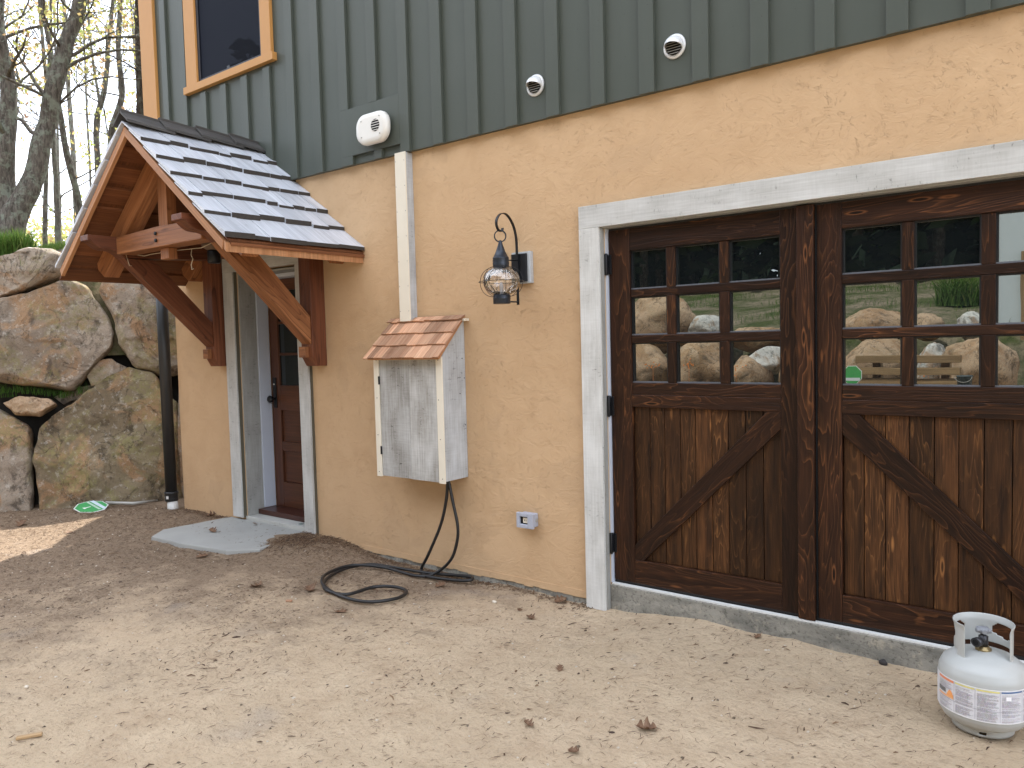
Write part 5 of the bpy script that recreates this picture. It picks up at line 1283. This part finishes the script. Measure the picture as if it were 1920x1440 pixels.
q = MB(); q.prism([(2.636+.118*math.cos(R(22.5+45*i)), 1.05+.118*math.sin(R(22.5+45*i))) for i in range(8)], -5.50, -5.495, c=(.8, .85, .8)); q.prism([(2.636+.110*math.cos(R(22.5+45*i)), 1.05+.110*math.sin(R(22.5+45*i))) for i in range(8)], -5.4945, -5.493, c=(.08, .42, .12)); q.box(2.545, 2.727, -5.4925, -5.4915, .985, 1.02, 0, c=(.75, .8, .82)); q.build('sign_panel', 'label', t)
q = MB(); q.tube([(2.636, -5.51, 1.1), (2.636, -5.51, -.1)], .012, 8); q.build('stake', 'ventgrey', t)
t = thing('interior_stand_in', 'added white sheet on a tan wooden frame standing in for the pale interior behind the right garage panes', 'screen', (4.2, -9, 0))  # added outdoors in the sun, in place of a pale interior behind glass
q = MB(); q.box(3.75, 5.3, -8.90, -8.86, 1.55, 3.6, 2); q.build('sheet', 'sheet', t)
q = MB(); q.box(3.62, 3.745, -8.95, -8.84, 1.0, 3.7, 2); q.box(4.02, 4.08, -8.85, -8.80, 1.0, 2.6, 2); q.build('frame_post', 'lumber', t, .004)
# shrub, dead stems, orange flowers, long grass
q = MB(); c = mirror(1598, 465, 21); rs = random.Random(4)
for k in range(900):
    v_ = Vector((rs.gauss(0, 1), rs.gauss(0, 1), rs.gauss(0, 1))).normalized()*rs.random()**.4; p = c+Vector((v_.x*1.0, v_.y*.7, v_.z*.7)); u_ = Vector((rs.gauss(0, 1), rs.gauss(0, 1), rs.gauss(0, 1))).normalized()*.09; v2 = u_.orthogonal().normalized()*.06
    b0 = len(q.v); q.v += [p-u_, p+v2, p+u_, p-v2]; q.face([b0, b0+1, b0+2, b0+3], None, rs.random())
q.tube([(c.x, c.y, bz(c.x, c.y)-.1), (c.x, c.y, c.z)], .04, 6, r=0.0)
tag(q.build('shrub', 'bush', fixn=False), 'bright green shrub standing before the dark woods across the yard', 'shrub')
sp_ = []
for k in range(60): x, y = random.uniform(-7, 5), random.uniform(-15, -8.9); sp_.append((Vector((x, y, bz(x, y))), .55, 55, .16))
for k in range(10): p = mirror(1800+random.uniform(-18, 22), 570, 11.5); p.z = bz(p.x, p.y); sp_.append((p, .25, 90, .5))
for k in range(34): x = random.uniform(-3, 2.2); sp_.append((Vector((x, -6.6+random.uniform(-.3, .3), -.26)), .25, 60, .75 if x < 1.6 else .5))
grass_tufts('bank_grass', sp_, 'rough grass on the bank and at the feet of the far boulders', 6)
for i, (px, py) in enumerate(((1224, 683), (1292, 684), (1380, 688), (1740, 694))):
    p = mirror(px, py, 6.7); q = MB(); rs = random.Random(i)
    for k in range(14):
        c = p+Vector((rs.gauss(0, .06), rs.gauss(0, .05), rs.gauss(0, .035))); s_ = .011; b0 = len(q.v); q.v += [c+Vector((s_, 0, 0)), c+Vector((0, 0, s_)), c-Vector((s_, 0, 0)), c-Vector((0, 0, s_)), c+Vector((0, s_, 0))]
        for a in range(4): q.face([b0+a, b0+(a+1) % 4, b0+4])
    q.tube([(p.x, p.y, -.26), (p.x, p.y, p.z-.05)], .0015, 4)
    tag(q.build('poppy', 'orange', fixn=False), ['orange flowers before the rounded boulder in the bottom left pane', 'orange flowers before the boulder in the bottom middle pane', 'orange flowers before the sloping boulder, left leaf', 'orange flower by the lumber stack in the right leaf'][i], 'flower')
# dark evergreen wood filling the far side
q = MB(); c = MB(); rs = random.Random(12)
for k in range(170):
    x, y = rs.uniform(-30, 22), -rs.uniform(17.0, 32)
    z_ = bz(x, y); Hh = rs.uniform(9, 15); r_ = rs.uniform(.10, .2); q.tube([(x, y, z_-.2), (x+rs.gauss(0, .1), y, z_+Hh*.5), (x+rs.gauss(0, .2), y, z_+Hh)], [r_, r_*.7, .03], 7)
    for j in range(260):
        hf = rs.uniform(.0, 1)**1.1; rr = (1-hf*.75)*2.3*math.sqrt(rs.random()); a = rs.uniform(0, 6.28); p = Vector((x+rr*math.cos(a), y+rr*math.sin(a), z_+Hh*hf)); u_ = Vector((rs.gauss(0, 1), rs.gauss(0, 1), rs.gauss(0, .4))).normalized()*rs.uniform(.25, .5); v2 = u_.orthogonal().normalized()*u_.length*.5
        b0 = len(c.v); c.v += [p-u_, p+v2, p+u_, p-v2]; c.face([b0, b0+1, b0+2, b0+3], None, rs.random()**2)
n0 = len(q.v); q.v += c.v
for f_, r_ in zip(c.f, c.r): q.face([n0+i for i in f_], None, r_, 1)
tag(q.build('dark_woods', ['barkP', 'needle'], fixn=False), 'dense dark evergreen woods across the yard reflected in the upper panes', 'woods', kind='stuff')
